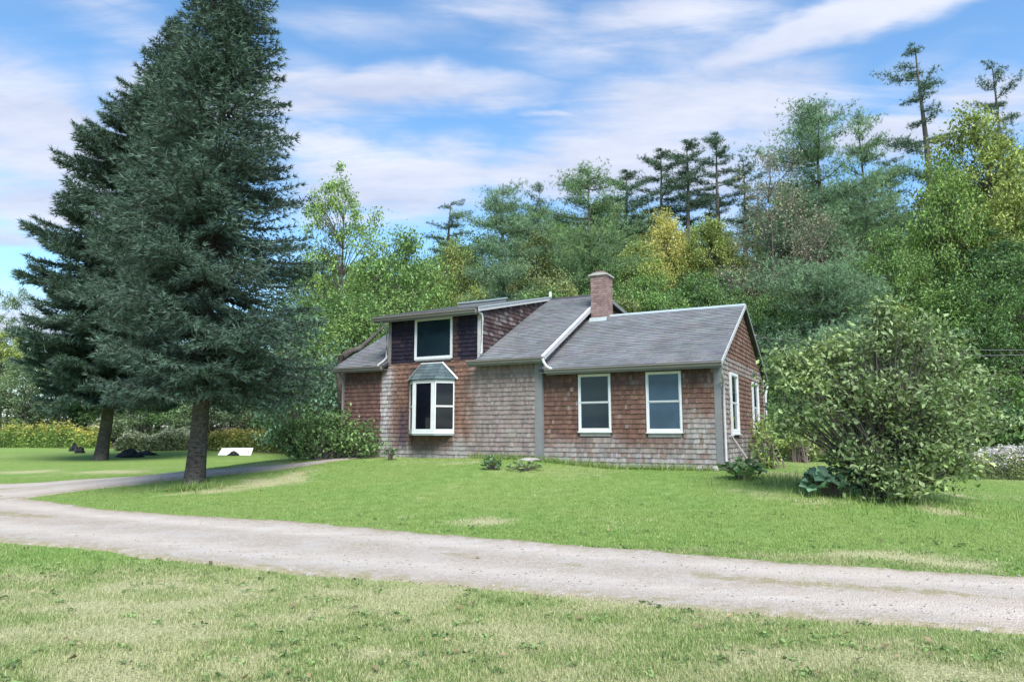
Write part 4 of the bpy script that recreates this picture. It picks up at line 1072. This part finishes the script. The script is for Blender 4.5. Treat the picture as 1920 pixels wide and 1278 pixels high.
# left side, seen past the spruces
T('broad2', 'grey-green leafy tree at the left edge beyond the spruces', 55, 655, 72, 190, 'grove')
T('broad1', 'pale yellow tree at the far left edge', -8, 600, 80, 120, 'yellowgreen')
T('open0', 'thin pale tree at the left edge above the goldenrod', 5, 530, 86, 110, 'grove')
T('broad2', 'dark leafy tree between the two spruce trunks in the distance', 290, 640, 72, 260, 'dark')
T('broad2', 'green leafy tree right of the front spruce trunk in the distance', 450, 640, 66, 230, 'mid')
T('broad0', 'green leafy tree low between front spruce and shrub by the house', 545, 640, 58, 170, 'grove')
T('broad2', 'olive leafy tree left of the rear spruce trunk in the distance', 150, 660, 76, 200, 'olive')

# the rest of the wood: trees nothing tells apart
SKY_PX = [-200, 40, 300, 560, 600, 700, 800, 880, 950, 1030, 1110, 1180, 1240, 1400, 1450, 1520, 1620, 1690, 1760, 1820, 1870, 1930, 2100]
SKY_PY = [600, 580, 560, 480, 440, 445, 455, 415, 390, 375, 360, 370, 385, 380, 370, 300, 290, 370, 380, 340, 280, 260, 260]
def word(c, pine, px, row):
    tone = dict(green='green', mid='deep green', fresh='bright green', olive='olive green', yellowgreen='yellow-green', dark='dark green', pine='green', blue='blue-green', darkpine='dark')[c]
    where = ('left of the dormer', 'above the dormer', 'around the chimney', 'above the wing roof', 'above the gable peak', 'above the lilac', 'at the right edge')[int(np.searchsorted([720, 980, 1160, 1340, 1480, 1780], px))]
    return f"{tone} {'pine' if pine else 'leafy tree'} in the wood's {('front', 'second', 'third', 'fourth', 'upper', 'topmost')[row]} rank {where}"
g6 = np.random.default_rng(77)
cnt = 0
for row, depth0 in enumerate((41, 47, 54, 62, 72, 84)):
    px = 560 + g6.random() * 40
    while px < 2060:
        depth = depth0 * (.95 + .1 * g6.random())
        lim = float(np.interp(px, SKY_PX, SKY_PY)); top = lim + (5 - row) * (28 + 16 * g6.random()) + 25 * g6.random()
        p = G(*atdepth(px, depth)[:2])
        d = ray(px, top); hgt = CZ + d[2] / d[1] * p[1] - p[2]
        hgt = float(np.clip(hgt, 4.0, 19))
        pine = g6.random() < (.1 if row < 3 else .3)
        kind = ('pine0', 'pine1', 'pine2')[int(g6.integers(3))] if pine else ('broad0', 'broad1', 'broad2', 'broad3')[int(g6.integers(4))]
        c = ('pine', 'blue', 'darkpine')[int(g6.integers(3))] if pine else ('green', 'mid', 'fresh', 'olive', 'yellowgreen', 'dark', 'green')[int(g6.integers(7))]
        wdt = hgt * (.45 if pine else .62) * (.85 + .3 * g6.random())
        plant(kind, 'pine_tree' if pine else 'broadleaf_tree', word(c, pine, px, row), 'tree', px, None, depth, wdt, c, 'pines deep in the wood' if pine else 'leafy trees filling the wood', height=hgt)
        px += (80 + 55 * g6.random()) * (47 / depth) ** .3; cnt += 1
by = {}
for o_ in list(col.objects):
    if o_.get('group') in ('leafy trees filling the wood', 'pines deep in the wood'): by.setdefault(o_['label'], []).append(o_)
for l_, lst_ in by.items():
    lst_.sort(key=lambda q: q.location.x / q.location.y)
    if len(lst_) > 1:
        for q, w_ in zip(lst_, (('left', 'right') if len(lst_) == 2 else ('left', 'middle', 'right', 'far right'))): q['label'] = f'{l_}, {w_} one'
ORD = ['first', 'second', 'third', 'fourth', 'fifth', 'sixth', 'seventh', 'eighth', 'ninth', 'tenth', 'eleventh', 'twelfth', 'thirteenth', 'fourteenth', 'fifteenth', 'sixteenth']
def rank(lst): return [(*e, ORD[k]) for k, e in enumerate(sorted(lst))]
# undergrowth along the edge of the wood
for px, depth, h, wd, c, od in rank(((1480, 31, 2.6, 3.4, 'mid'), (1600, 32, 3.0, 4, 'dark'), (1720, 31, 3.2, 4, 'mid'), (1800, 31.5, 2.6, 4, 'green'), (1880, 31, 3.0, 4, 'dark'), (1960, 30, 3, 4, 'mid'),
                            (1445, 30, 2.0, 2.4, 'grove'), (1545, 31, 2.4, 3, 'green'), (1660, 31, 2.6, 3.4, 'dark'), (1840, 33, 4.2, 4, 'dark'), (1750, 34, 4.4, 5, 'dark'), (1930, 33, 4.4, 4, 'green'), (1650, 35, 4.5, 5, 'dark'), (1560, 35, 4.2, 4, 'dark'), (1480, 34, 4.4, 4, 'mid'), (1400, 36, 4.5, 4, 'mid'))):
    plant('bush0' if h < 3.1 else 'bush1', 'undergrowth_shrub', f'leafy shrub at the wood edge right of the house, {od} from the left', 'shrub', px, None, depth, wd, c, 'undergrowth shrubs at the wood edge', crown='foliage', height=h)
for px, depth, h, wd, c, od in rank(((20, 74, 5.5, 8, 'olive'), (110, 74, 5, 8, 'grove'), (215, 72, 5, 7, 'mid'), (270, 66, 5, 6, 'grove'), (335, 64, 5.5, 7, 'mid'), (400, 62, 5, 7, 'grove'), (480, 60, 5, 7, 'grove'), (540, 56, 4.5, 6, 'mid'), (590, 48, 4, 4, 'grove'), (610, 40, 3.4, 3.4, 'mid'), (505, 57, 3.4, 5, 'grey'))):
    plant('bush0' if h < 4.2 else 'bush1', 'brush_clump', f'grey-green brush beyond the back lawn under the spruce boughs, {od} from the left', 'shrub', px, None, depth, wd, c, 'brush beyond the back lawn', crown='foliage', height=h)

# ------------------------------------------------------------ trees and shrubs close to the house
# dark limb arching over the left end of the roof, trunk just left of the house corner
tl = HO + np.array([*(HU * -12.95 + HV * .9), 0]); tl = G(tl[0], tl[1])
t = thing('old_apple_tree', 'old grey tree at the left house corner with a limb arching over the roof', 'tree', tl, 0)
loc = lambda px, py, dep: np.array(atdepth(px, dep, py)) - tl
dp = tl[1]
pts = [np.array((0, 0, -.3)), np.array((.0, 0, 1.0)), loc(636, 700, dp + .1), loc(640, 668, dp + .3)]
B().tube(pts, [.17, .14, .12, .12], 8).build('trunk', M['bark_spruce'], t, smooth=True)
B().tube([loc(640, 672, dp + .3), loc(655, 660, dp + .7), loc(672, 655, dp + 1.2), loc(690, 640, dp + 2.2), loc(715, 617, dp + 3.4), loc(735, 590, dp + 4.6)], [.12, .13, .11, .08, .055, .025], 7).build('limb', M['bark_spruce'], t, smooth=True)
g7 = np.random.default_rng(3); cb = B()
cc = np.concatenate([loc(a, b_, dp + d_) + g7.normal(size=(260, 3)) * (.55, .55, .4) for a, b_, d_ in ((700, 590, 4.6), (735, 575, 5.2), (670, 610, 4), (760, 560, 6), (640, 610, 3.4), (615, 640, 2.6), (600, 680, 2.4))])
leaves(cb, cc, .13, g7, .4); o = cb.build('crown', M['leaf'], t); o.color = (*COL['fresh'], 1)

def bushy(name, label, cat, base, blobs, n, leaf, colour, seed, stems=7, group=None, up=.4, colour2=None, aspect=.55, stem_mat='bark'):
    """a shrub given as leaf masses (dx, dy, dz, rx, ry, rz) about its foot"""
    g = np.random.default_rng(seed); t = thing(name, label, cat, base, 0, group)
    vol = np.array([b_[3] * b_[4] * b_[5] for b_ in blobs]) ** .75; vol = vol / vol.sum(); tb = B(); cb = B()
    for (dx, dy, dz_, rx, ry, rz_), f in zip(blobs, vol):
        k = int(n * f); ncl = max(6, k // 45)
        q = unitv(g.normal(size=(ncl, 3))) * (.35 + .65 * g.random((ncl, 1)) ** .45)
        c = np.array((dx, dy, dz_)) + q * (rx, ry, rz_)
        c = c[c[:, 2] > -.05] if (c[:, 2] > -.05).any() else c
        pp = np.repeat(c, 45, 0) + g.normal(size=(len(c) * 45, 3)) * (leaf * 1.6, leaf * 1.6, leaf * 1.15)
        pp = pp[pp[:, 2] > .03]
        leaves(cb, pp, leaf, g, up, aspect, jit=.55)
        for s in c[:: max(1, len(c) // stems)]:
            p0 = np.array((g.normal() * .12 + dx * .12, g.normal() * .12 + dy * .12, -.1)); tb.tube(bez(p0, np.array((dx * .25 + p0[0], dy * .25 + p0[1], s[2] * .55)), s, 6), np.linspace(.03, .008, 6), 5, cap=False)
    tb.build('stem', M[stem_mat], t); o = cb.build('foliage', M['leaf'], t); o.color = (*colour, 1)
    return t
sb = G(-5.75, 22.0)
bushy('garden_shrub', 'dark green rounded shrub in front of the left end of the house', 'shrub', sb, [(-.1, 0, .55, 1.15, .8, .55), (-.9, -.1, .5, .7, .6, .45), (1.2, 0, .5, .45, .5, .45), (.75, .0, .6, .65, .6, .55), (-.45, .1, 1.0, .75, .6, .45), (.35, .1, 1.05, .6, .5, .4), (-1.15, -.2, .85, .35, .4, .3)], 5200, .11, (.135, .225, .085), 61)
lb = ground(1672, 938)
t = bushy('lilac_bush', 'large spreading lilac bush on the lawn right of the house', 'shrub', lb,
      [(-1.75, 0, 2.35, .55, .7, .4), (-2.0, 0, 2.75, .2, .3, .2), (-1.25, 0, 2.7, .6, .7, .35), (-.75, 0, 3.1, .35, .5, .25), (-.2, .1, 2.95, .6, .7, .4), (.3, .1, 3.45, .35, .5, .3), (.05, .1, 3.75, .2, .3, .18), (.75, .1, 3.2, .45, .6, .35),
       (1.15, .1, 2.8, .5, .7, .4), (1.7, .1, 2.2, .5, .7, .4), (1.45, .1, 2.95, .2, .3, .2), (2.05, .1, 1.6, .4, .6, .4), (-1.75, .1, 1.65, .4, .6, .4), (-.9, -.2, 2.0, .8, .8, .45), (.3, -.3, 2.05, .9, .8, .5), (1.05, -.2, 1.4, .75, .7, .45),
       (.15, -.4, 1.1, .75, .7, .45), (.8, -.2, .65, .65, .6, .42), (-.15, -.4, .5, .6, .6, .4), (-.75, -.1, .95, .4, .5, .4), (-.6, -.3, .4, .45, .5, .35), (1.2, 0, .9, .4, .5, .4)], 16500, .10, (.215, .29, .135), 62, stems=10)
tb = B(); g8 = np.random.default_rng(5)
for k in range(9):
    a = g8.random() * 6.28; p0 = np.array((math.cos(a) * .3 - .1, math.sin(a) * .25, -.1)); p2 = np.array((-1.3 + 2.4 * g8.random(), -.1 + .6 * g8.random(), 1.5 + 1.2 * g8.random()))
    pm = p0 * .8 + (g8.normal() * .15, g8.normal() * .1, .9); pts = bez(p0, pm, p2, 8) + np.concatenate([np.zeros((1, 3)), g8.normal(size=(7, 3)) * .035])
    tb.tube(pts, np.linspace(.05, .016, 8), 6)
    for q in (4, 5, 6): tb.tube([pts[q], pts[q] + np.array((g8.normal() * .25, g8.normal() * .2, .35)), pts[q] + np.array((g8.normal() * .4, g8.normal() * .3, .7))], [.018, .013, .007], 4)
tb.build('main_stem', M['bark'], t)
def broad_plant(name, label, base, n, r, leaf, colour, seed, h=.45):
    g = np.random.default_rng(seed); t = thing(name, label, 'plant', base); tb = B(); cb = B()
    a = g.random(n) * 6.28; rr = r * np.sqrt(g.random(n)); z = h * (.35 + .65 * g.random(n)) * (1.1 - .5 * rr / r)
    pp = np.stack([np.cos(a) * rr, np.sin(a) * rr * .8, z], 1); leaves(cb, pp, leaf, g, 1.1, .8)
    for p in pp[:: 2]: tb.tube(bez(np.array((p[0] * .2, p[1] * .2, -.03)), np.array((p[0] * .4, p[1] * .4, p[2])), p, 4), .008, 4, cap=False)
    tb.build('stalk', M['twig'], t); o = cb.build('foliage', M['leaf'], t); o.color = (*colour, 1); return t
broad_plant('rhubarb_plant', 'large-leaved low plant at the near corner of the house', ground(1392, 898), 90, .5, .2, (.16, .27, .11), 71, .5)
broad_plant('rhubarb_plant', 'large-leaved blue-green plant under the left side of the lilac', ground(1562, 930), 120, .6, .22, (.13, .235, .15), 72, .65)
broad_plant('burdock_plant', 'bright yellow-green low plant under the right side of the lilac', ground(1700, 935), 130, .6, .16, (.19, .30, .08), 73, .8)
broad_plant('weed_clump', 'small leafy weed clump against the main front wall', ground(922, 880), 60, .28, .12, (.14, .24, .11), 74, .35)
broad_plant('weed_clump', 'small leafy weed left of the bay window by the shrub', ground(732, 862), 50, .22, .1, (.15, .24, .11), 75, .5)
broad_plant('weed_clump', 'low weeds at the foot of the corner board between main house and wing', ground(985, 882), 70, .5, .1, (.17, .27, .1), 76, .25)
wb = HO + np.array([*(HU * .75 + HV * 3.0), 0]); wb = G(wb[0], wb[1])
bushy('tall_weed', 'tall loose yellow-green weeds growing against the gable wall', 'plant', wb, [(-.2, -.6, .5, .45, .6, .5), (.0, .3, .8, .35, .5, .6), (.25, 1.4, .8, .5, .7, .55), (.5, 2.4, .9, .5, .6, .6)], 1500, .10, (.22, .30, .1), 77, stems=9, stem_mat='twig')
wb = HO + np.array([*(HU * 1.0 + HV * 7.4), 0]); wb = G(wb[0], wb[1])
bushy('rear_weed', 'yellow-green brush growing past the rear corner of the gable', 'plant', wb, [(0, 0, .7, .6, .8, .65), (.6, .8, .5, .7, .7, .5), (-.1, .2, 1.4, .35, .4, .4), (1.4, 1.4, .6, .8, .7, .5)], 2600, .10, (.25, .32, .1), 78, stems=9, stem_mat='twig')

# tall flowering bands at the lawn's edge (nobody could count the stalks)
def band(name, label, cat, line, depth, h, n, leafc, flowc, seed, leaf=.14, flow=.1, frac=.25):
    g = np.random.default_rng(seed); line = np.array(line); s = resample(line, 60)
    k = g.random(n) * 58; i_ = k.astype(int); f = (k - i_)[:, None]; p = s[i_] * (1 - f) + s[i_ + 1] * f
    tg = s[-1] - s[0]; nrm = np.array((-tg[1], tg[0])) / np.linalg.norm(tg); p = p + nrm * (g.random((n, 1)) * (.4 + 1.2 * fbm(p[:, :1] * .4, p[:, 1:] * .4, seed + 5, 3)) - .1) * depth
    hh = h * (.25 + 1.25 * fbm(p[:, 0] * .6, p[:, 1] * .6, seed, 4)) * (.6 + .65 * g.random(n)) * (.45 + .55 * np.minimum(1, np.minimum(k, 58 - k) / 6)); z0_ = gz(p[:, 0], p[:, 1])
    lf = B(); m_ = 7; zf = np.sort(g.random((n, m_)), 1)
    pp = np.stack([np.repeat(p[:, 0], m_) + g.normal(size=n * m_) * .1, np.repeat(p[:, 1], m_) + g.normal(size=n * m_) * .1, (z0_[:, None] + hh[:, None] * zf * .93).ravel()], 1)
    leaves(lf, pp, leaf, g, .3)
    w_ = .012; v = np.stack([np.stack([p[:, 0] - w_, p[:, 1], z0_ - .02], 1), np.stack([p[:, 0] + w_, p[:, 1], z0_ - .02], 1), np.stack([p[:, 0] + g.normal(size=n) * .05, p[:, 1], z0_ + hh], 1)], 1)
    q = np.arange(n) * 3; lf.add(v.reshape(-1, 3), t=np.stack([q, q + 1, q + 2], 1), rnd=.4)
    root = thing(name, label, cat, (s[30][0], s[30][1], float(gz(*s[30])))); root['kind'] = 'stuff'
    o = lf.build('foliage', M['leaf'], None, kind='stuff'); o.parent = root; o.matrix_parent_inverse = Matrix.Translation(-Vector(root.location)); o.color = (*leafc, 1)
    sel = g.random(n) < frac; ps = p[sel]; fb = B(); kk = 7
    pp = np.stack([np.repeat(ps[:, 0], kk) + g.normal(size=len(ps) * kk) * .07, np.repeat(ps[:, 1], kk) + g.normal(size=len(ps) * kk) * .07, np.repeat((z0_ + hh)[sel], kk) - np.abs(g.normal(size=len(ps) * kk)) * .12], 1)
    leaves(fb, pp, flow, g, .8); o = fb.build('blossom', M['leaf'], None, kind='stuff'); o.parent = root; o.matrix_parent_inverse = Matrix.Translation(-Vector(root.location)); o.color = (*flowc, 1)
def gl(*pp): return [ground(*p)[:2] for p in pp]
a0 = gl((-60, 839), (80, 839), (180, 840)); band('goldenrod_bank', 'bank of yellow-topped goldenrod across the far left lawn edge', 'wildflowers', a0, 3.0, 1.75, 3600, (.19, .29, .08), (.46, .42, .11), 81, .2, .13, .4)
a1 = gl((215, 845), (300, 845), (380, 844)); band('pale_weed_bank', 'bank of pale grey-green weeds between the two spruce trunks', 'weeds', a1, 2.5, 1.3, 2200, (.20, .25, .14), (.46, .50, .38), 82, .18, .13, .5)
a2 = gl((375, 845), (460, 845), (560, 846)); band('goldenrod_bank', 'yellow-green goldenrod behind the white board', 'wildflowers', a2, 2.5, 1.35, 2600, (.22, .28, .08), (.42, .36, .11), 83, .17, .11, .4)
a3 = [ground(1740, 897)[:2], ground(1850, 897)[:2], ground(1990, 899)[:2]]; band('aster_bank', 'band of pale lilac-white asters along the lawn edge at right', 'wildflowers', a3, 1.6, 1.05, 3200, (.15, .19, .08), (.62, .60, .68), 84, .1, .07, .75)

# ------------------------------------------------------------ grass
def blades(name, label, pts, h, wdt, seed, dryk=0.0, cat='grass'):
    g = np.random.default_rng(seed); n = len(pts); x, y = pts[:, 0], pts[:, 1]; z = gz(x, y)
    a = g.random(n) * 6.28; L = h * (.5 + g.random(n)); ln = .25 + .8 * g.random(n)
    dx, dy = np.cos(a), np.sin(a); w_ = wdt * (.6 + .8 * g.random(n)) * .5
    tip = np.stack([x + dx * L * ln * .8, y + dy * L * ln * .8, z + L * (1.15 - ln * .6)], 1)
    v = np.stack([np.stack([x - dy * w_, y + dx * w_, z - .004], 1), np.stack([x + dy * w_, y - dx * w_, z - .004], 1), tip], 1)
    q = np.arange(n) * 3
    o = B().add(v.reshape(-1, 3), t=np.stack([q, q + 1, q + 2], 1), rnd=np.repeat(g.random(n), 3)).build(name, M['blade'], kind='stuff')
    at = o.data.attributes.new('dry', 'FLOAT', 'POINT'); at.data.foreach_set('value', np.repeat(np.clip(dryness(x, y) + dryk, 0, 1), 3).astype(np.float32))
    return tag(o, label, cat, kind='stuff')
def scatter(n, r0, r1, seed, amax=.82, power=1.0):
    """points over the lawn in front, thinning with distance"""
    g = np.random.default_rng(seed); u = g.random(n); r = r0 * (r1 / r0) ** u if power == 1.0 else np.sqrt(r0 ** 2 + (r1 ** 2 - r0 ** 2) * u)
    a = (g.random(n) - .5) * 2 * amax; x, y = r * np.sin(a), r * np.cos(a)
    lx = (x - HO[0]) * HU[0] + (y - HO[1]) * HU[1]; ly = (x - HO[0]) * HV[0] + (y - HO[1]) * HV[1]
    keep = ~((lx > -12.3) & (lx < .02) & (ly > -.02) & (ly < 9.4))
    t_ = g.random(n); jx = x + g.normal(size=n) * .10; jy = y + g.normal(size=n) * .10
    ins = inpoly(jx, jy, poly1) | inpoly(jx, jy, poly2)
    keep &= ~ins | (t_ < .012)
    bare = dryness(x, y); keep &= g.random(n) > .75 * sst(.55, .95, bare)
    return np.stack([x, y], 1)[keep]
blades('foreground_grass', 'short patchy half-dry grass in the foreground', scatter(420000, 4.0, 10.0, 1), .034, .006, 91)
blades('lawn_grass', 'mown green grass between drive and house', scatter(300000, 9.0, 32.0, 2, .78), .034, .010, 92)
# rank grass along walls and trunks, tufts on the drive's crown
g9 = np.random.default_rng(8); tp = []
for a_ in np.linspace(-7.2, -.2, 60):
    p = HO[:2] + HU * a_ + HV * (-.15 - .0); k = int(60 * (.3 + fbm(np.array([a_ * 2.0]), np.array([0.]), 6)[0]))
    tp.append(p + g9.normal(size=(k, 2)) * (.09, .09))
for a_, n_ in (((352, 918), 500), ((380, 915), 300)):
    tp.append(ground(*a_)[:2] + g9.normal(size=(n_, 2)) * (.28, .2))
tp.append(lb[:2] + g9.normal(size=(900, 2)) * (1.1, .7) + (-.2, -.4)); tp.append(ground(1480, 905)[:2] + g9.normal(size=(700, 2)) * (.6, .5))
blades('rank_grass', 'longer uncut grass along the house wall and around trunks', np.vstack(tp), .2, .014, 93, -.2)
tp = []
tt = np.linspace(0, 1, 400); ua, la = resample(up, 400), resample(lo, 400)
for k in range(400):
    c = ua[k] * .55 + la[k] * .45
    dn = float(sst(.5, .66, fbm(np.array([c[0] * .9]), np.array([c[1] * .9]), 91, 3))[0])
    if dn > .1: tp.append(c + g9.normal(size=(int(44 * dn), 2)) * (.16, .13))
blades('drive_tuft_grass', 'dry grass tufts along the crown of the gravel drive', np.vstack(tp), .06, .007, 94, .3)
# clover and weeds in the turf, fallen leaves
gw = np.random.default_rng(21); wp_ = scatter(650, 4.2, 14.0, 33); wb_ = B()
cc_ = np.repeat(wp_, 9, 0) + gw.normal(size=(len(wp_) * 9, 2)) * .035
leaves(wb_, np.stack([cc_[:, 0], cc_[:, 1], gz(cc_[:, 0], cc_[:, 1]) + .022], 1), .036, gw, 1.4, .75)
o = tag(wb_.build('lawn_weed', M['leaf'], kind='stuff'), 'low broad-leaved weeds and clover scattered through the turf', 'weeds', kind='stuff'); o.color = (.15, .24, .085, 1)
fp = np.vstack([scatter(230, 4.5, 14.0, 34), lb[:2] + gw.normal(size=(90, 2)) * (1.3, .9), sp[:2] + gw.normal(size=(110, 2)) * (1.6, 1.1)]); fb_ = B()
leaves(fb_, np.stack([fp[:, 0], fp[:, 1], gz(fp[:, 0], fp[:, 1]) + .035], 1), .06, gw, 2.0, .7)
o = tag(fb_.build('fallen_leaf', M['leaf'], kind='stuff'), 'dry brown leaves scattered over the lawn', 'leaves', kind='stuff'); o.color = (.25, .185, .11, 1)
# loose stones of the drive
gs = np.random.default_rng(12); n_ = 5200
r_ = 7 * (14 / 7) ** gs.random(n_); a_ = (gs.random(n_) - .5) * 1.6; x_, y_ = r_ * np.sin(a_), r_ * np.cos(a_)
k_ = inpoly(x_, y_, poly1); x_, y_ = x_[k_], y_[k_]; z_ = gz(x_, y_) + .02; n_ = len(x_); s_ = .006 + .012 * gs.random(n_) ** 3
oct_ = np.array([(1, 0, 0), (0, 1, 0), (-1, 0, 0), (0, -1, 0), (0, 0, .8), (0, 0, -.8)])
v = np.stack([x_, y_, z_], 1)[:, None] + oct_[None] * s_[:, None, None] * (.7 + .6 * gs.random((n_, 6, 1)))
f_ = np.array([(0, 1, 4), (1, 2, 4), (2, 3, 4), (3, 0, 4), (1, 0, 5), (2, 1, 5), (3, 2, 5), (0, 3, 5)])
tag(B().add(v.reshape(-1, 3), t=(f_[None] + np.arange(n_)[:, None, None] * 6).reshape(-1, 3)).build('loose_gravel', M['stone'], kind='stuff'), 'loose grey stones scattered over the gravel drive', 'gravel', kind='stuff')

# ------------------------------------------------------------ small things
def rock(name, label, p, s, seed, group=None):
    g = np.random.default_rng(seed); b = B(); th = np.linspace(0, math.pi, 6); ph = np.arange(9) * 2 * math.pi / 9; v = []
    for a in th:
        for c in ph: v.append((math.sin(a) * math.cos(c), math.sin(a) * math.sin(c), math.cos(a)))
    v = np.array(v) * (1 + .16 * (g.random((len(v), 1)) - .5)) * s
    q = [(i * 9 + j, (i + 1) * 9 + j, (i + 1) * 9 + (j + 1) % 9, i * 9 + (j + 1) % 9) for i in range(5) for j in range(9)]
    b.add(v, q=q); o = b.build(name, M['stone']); o.location = tuple(p + np.array((0, 0, s[2] * .45))); o.rotation_euler[2] = seed; return tag(o, label, 'stone', group)
def hp(x, y): p = HO[:2] + HU * x + HV * y; return G(*p)
rock('field_stone', 'pale rounded stone below the wing front, left of the corner stone', hp(-.52, -.1), (.12, .09, .08), 1)
rock('field_stone', 'pale stone under the near corner of the wing', hp(-.13, -.08), (.11, .09, .09), 2)
rock('field_stone', 'flat stone slab by the wall left of the wing corner board', hp(-5.15, -.28), (.34, .16, .06), 3)
# leaning pole with a short cross bar
p0, p1 = hp(.75, .5), hp(.3, .35); t = thing('leaning_pole', 'pale wooden pole with a short cross bar leaning by the gable wall', 'pole', p0)
d_ = np.array((*(HU * -.62 + HV * .0), .86))
top_ = HO + np.array([*(HU * .16 + HV * .62), .83]) - p0
B().tube([(0, 0, -.03), tuple(top_)], .019, 6).build('shaft', M['post_wood'], t)
hv = np.array((*HV, 0)); B().tube([tuple(top_ + hv * -.2), tuple(top_ + hv * .26)], .026, 6).build('cross_bar', M['worn_white'], t)
# white board and dark heap on the back lawn
wp = ground(440, 853); t = thing('white_board', 'white sheet board propped on the far lawn right of the front spruce trunk', 'board', wp, R(4))
k = wp[1] / FPX; b = B(); b.prism([(-31 * k, 0), (29 * k, 0), (31 * k, 15 * k), (-26 * k, 15 * k)], 0, .05, 'y'); o = b.build('sheet', M['tarp'], t); o.rotation_euler[0] = R(-28)
B().box((-.5, .18, -.05), (-.44, .4, .3)).box((.44, .18, -.05), (.5, .4, .3)).build('prop', M['post_wood'], t)
def heap(name, label, p, s, seed, cat='scrap'):
    g = np.random.default_rng(seed); b = B(); N = 18; th = np.arange(N) * 2 * math.pi / N; v = []
    for k in range(6):
        f = k / 5
        for a in th: r_ = math.cos(f * math.pi / 2) ** .7 * (1 + .35 * (g.random() - .5)); v.append((math.cos(a) * r_ * s[0], math.sin(a) * r_ * s[1], f * s[2] * (1 + .4 * (g.random() - .5)) - .03))
    q = [(i * N + j, i * N + (j + 1) % N, (i + 1) * N + (j + 1) % N, (i + 1) * N + j) for i in range(5) for j in range(N)]
    b.add(v, q=q); o = b.build(name, M['black']); o.location = tuple(p); return tag(o, label, cat)
heap('dark_heap', 'small dark heap on the grass in front of the white board', G(wp[0] + .1, wp[1] - .45), (.38, .25, .3), 1)
heap('dark_heap', 'long low black heap on the far lawn right of the rear spruce trunk', ground(272, 853), (.75, .4, .3), 2)
heap('dark_heap', 'small black heap on the far lawn left of the rear spruce trunk, nearer one', ground(150, 849), (.3, .3, .45), 4)
heap('dark_heap', 'small black heap farther back at the foot of the goldenrod', ground(139, 845.5), (.33, .3, .6), 5)
heap('dark_heap', 'black heap on the grass directly behind the rear spruce trunk', G(sr[0] - .1, sr[1] + 3.2), (.8, .5, .5), 3)
# overhead cable on two poles, one outside the picture, one among the trees
pa, pb = G(*atdepth(1405, 37)[:2]), G(26, 30)
za, zb = CZ + ray(1405, 628)[2] / ray(1405, 628)[1] * pa[1], CZ + ray(1860, 667)[2] / ray(1860, 667)[1] * 33
for nm, p, z_, lab in (('utility_pole', pa, za, 'grey utility pole hidden among the trees behind the gable'), ('utility_pole', pb, zb + .2, 'grey utility pole past the right edge of the lawn')):
    t = thing(nm, lab, 'pole', p); B().tube([(0, 0, -.6), (0, 0, z_ - p[2] + .3)], [.14, .1], 8).build('post', M['post_wood'], t); B().box((-.6, -.05, z_ - p[2] - .06), (.6, .05, z_ - p[2] + .04)).build('cross_arm', M['post_wood'], t)
for k, (o_, lab) in enumerate(((-.5, 'thin overhead cable crossing behind the lilac, upper one'), (.5, 'thin overhead cable crossing behind the lilac, lower one'))):
    A1, B1 = np.array((pa[0] + o_, pa[1], za)), np.array((pb[0] + o_, pb[1], zb)); u_ = np.linspace(0, 1, 24)[:, None]
    tag(B().tube(A1 * (1 - u_) + B1 * u_ - np.array((0, 0, 1.0)) * (.35 + .3 * k) * 4 * u_ * (1 - u_), .012, 5).build('overhead_cable', M['wire']), lab, 'cable')
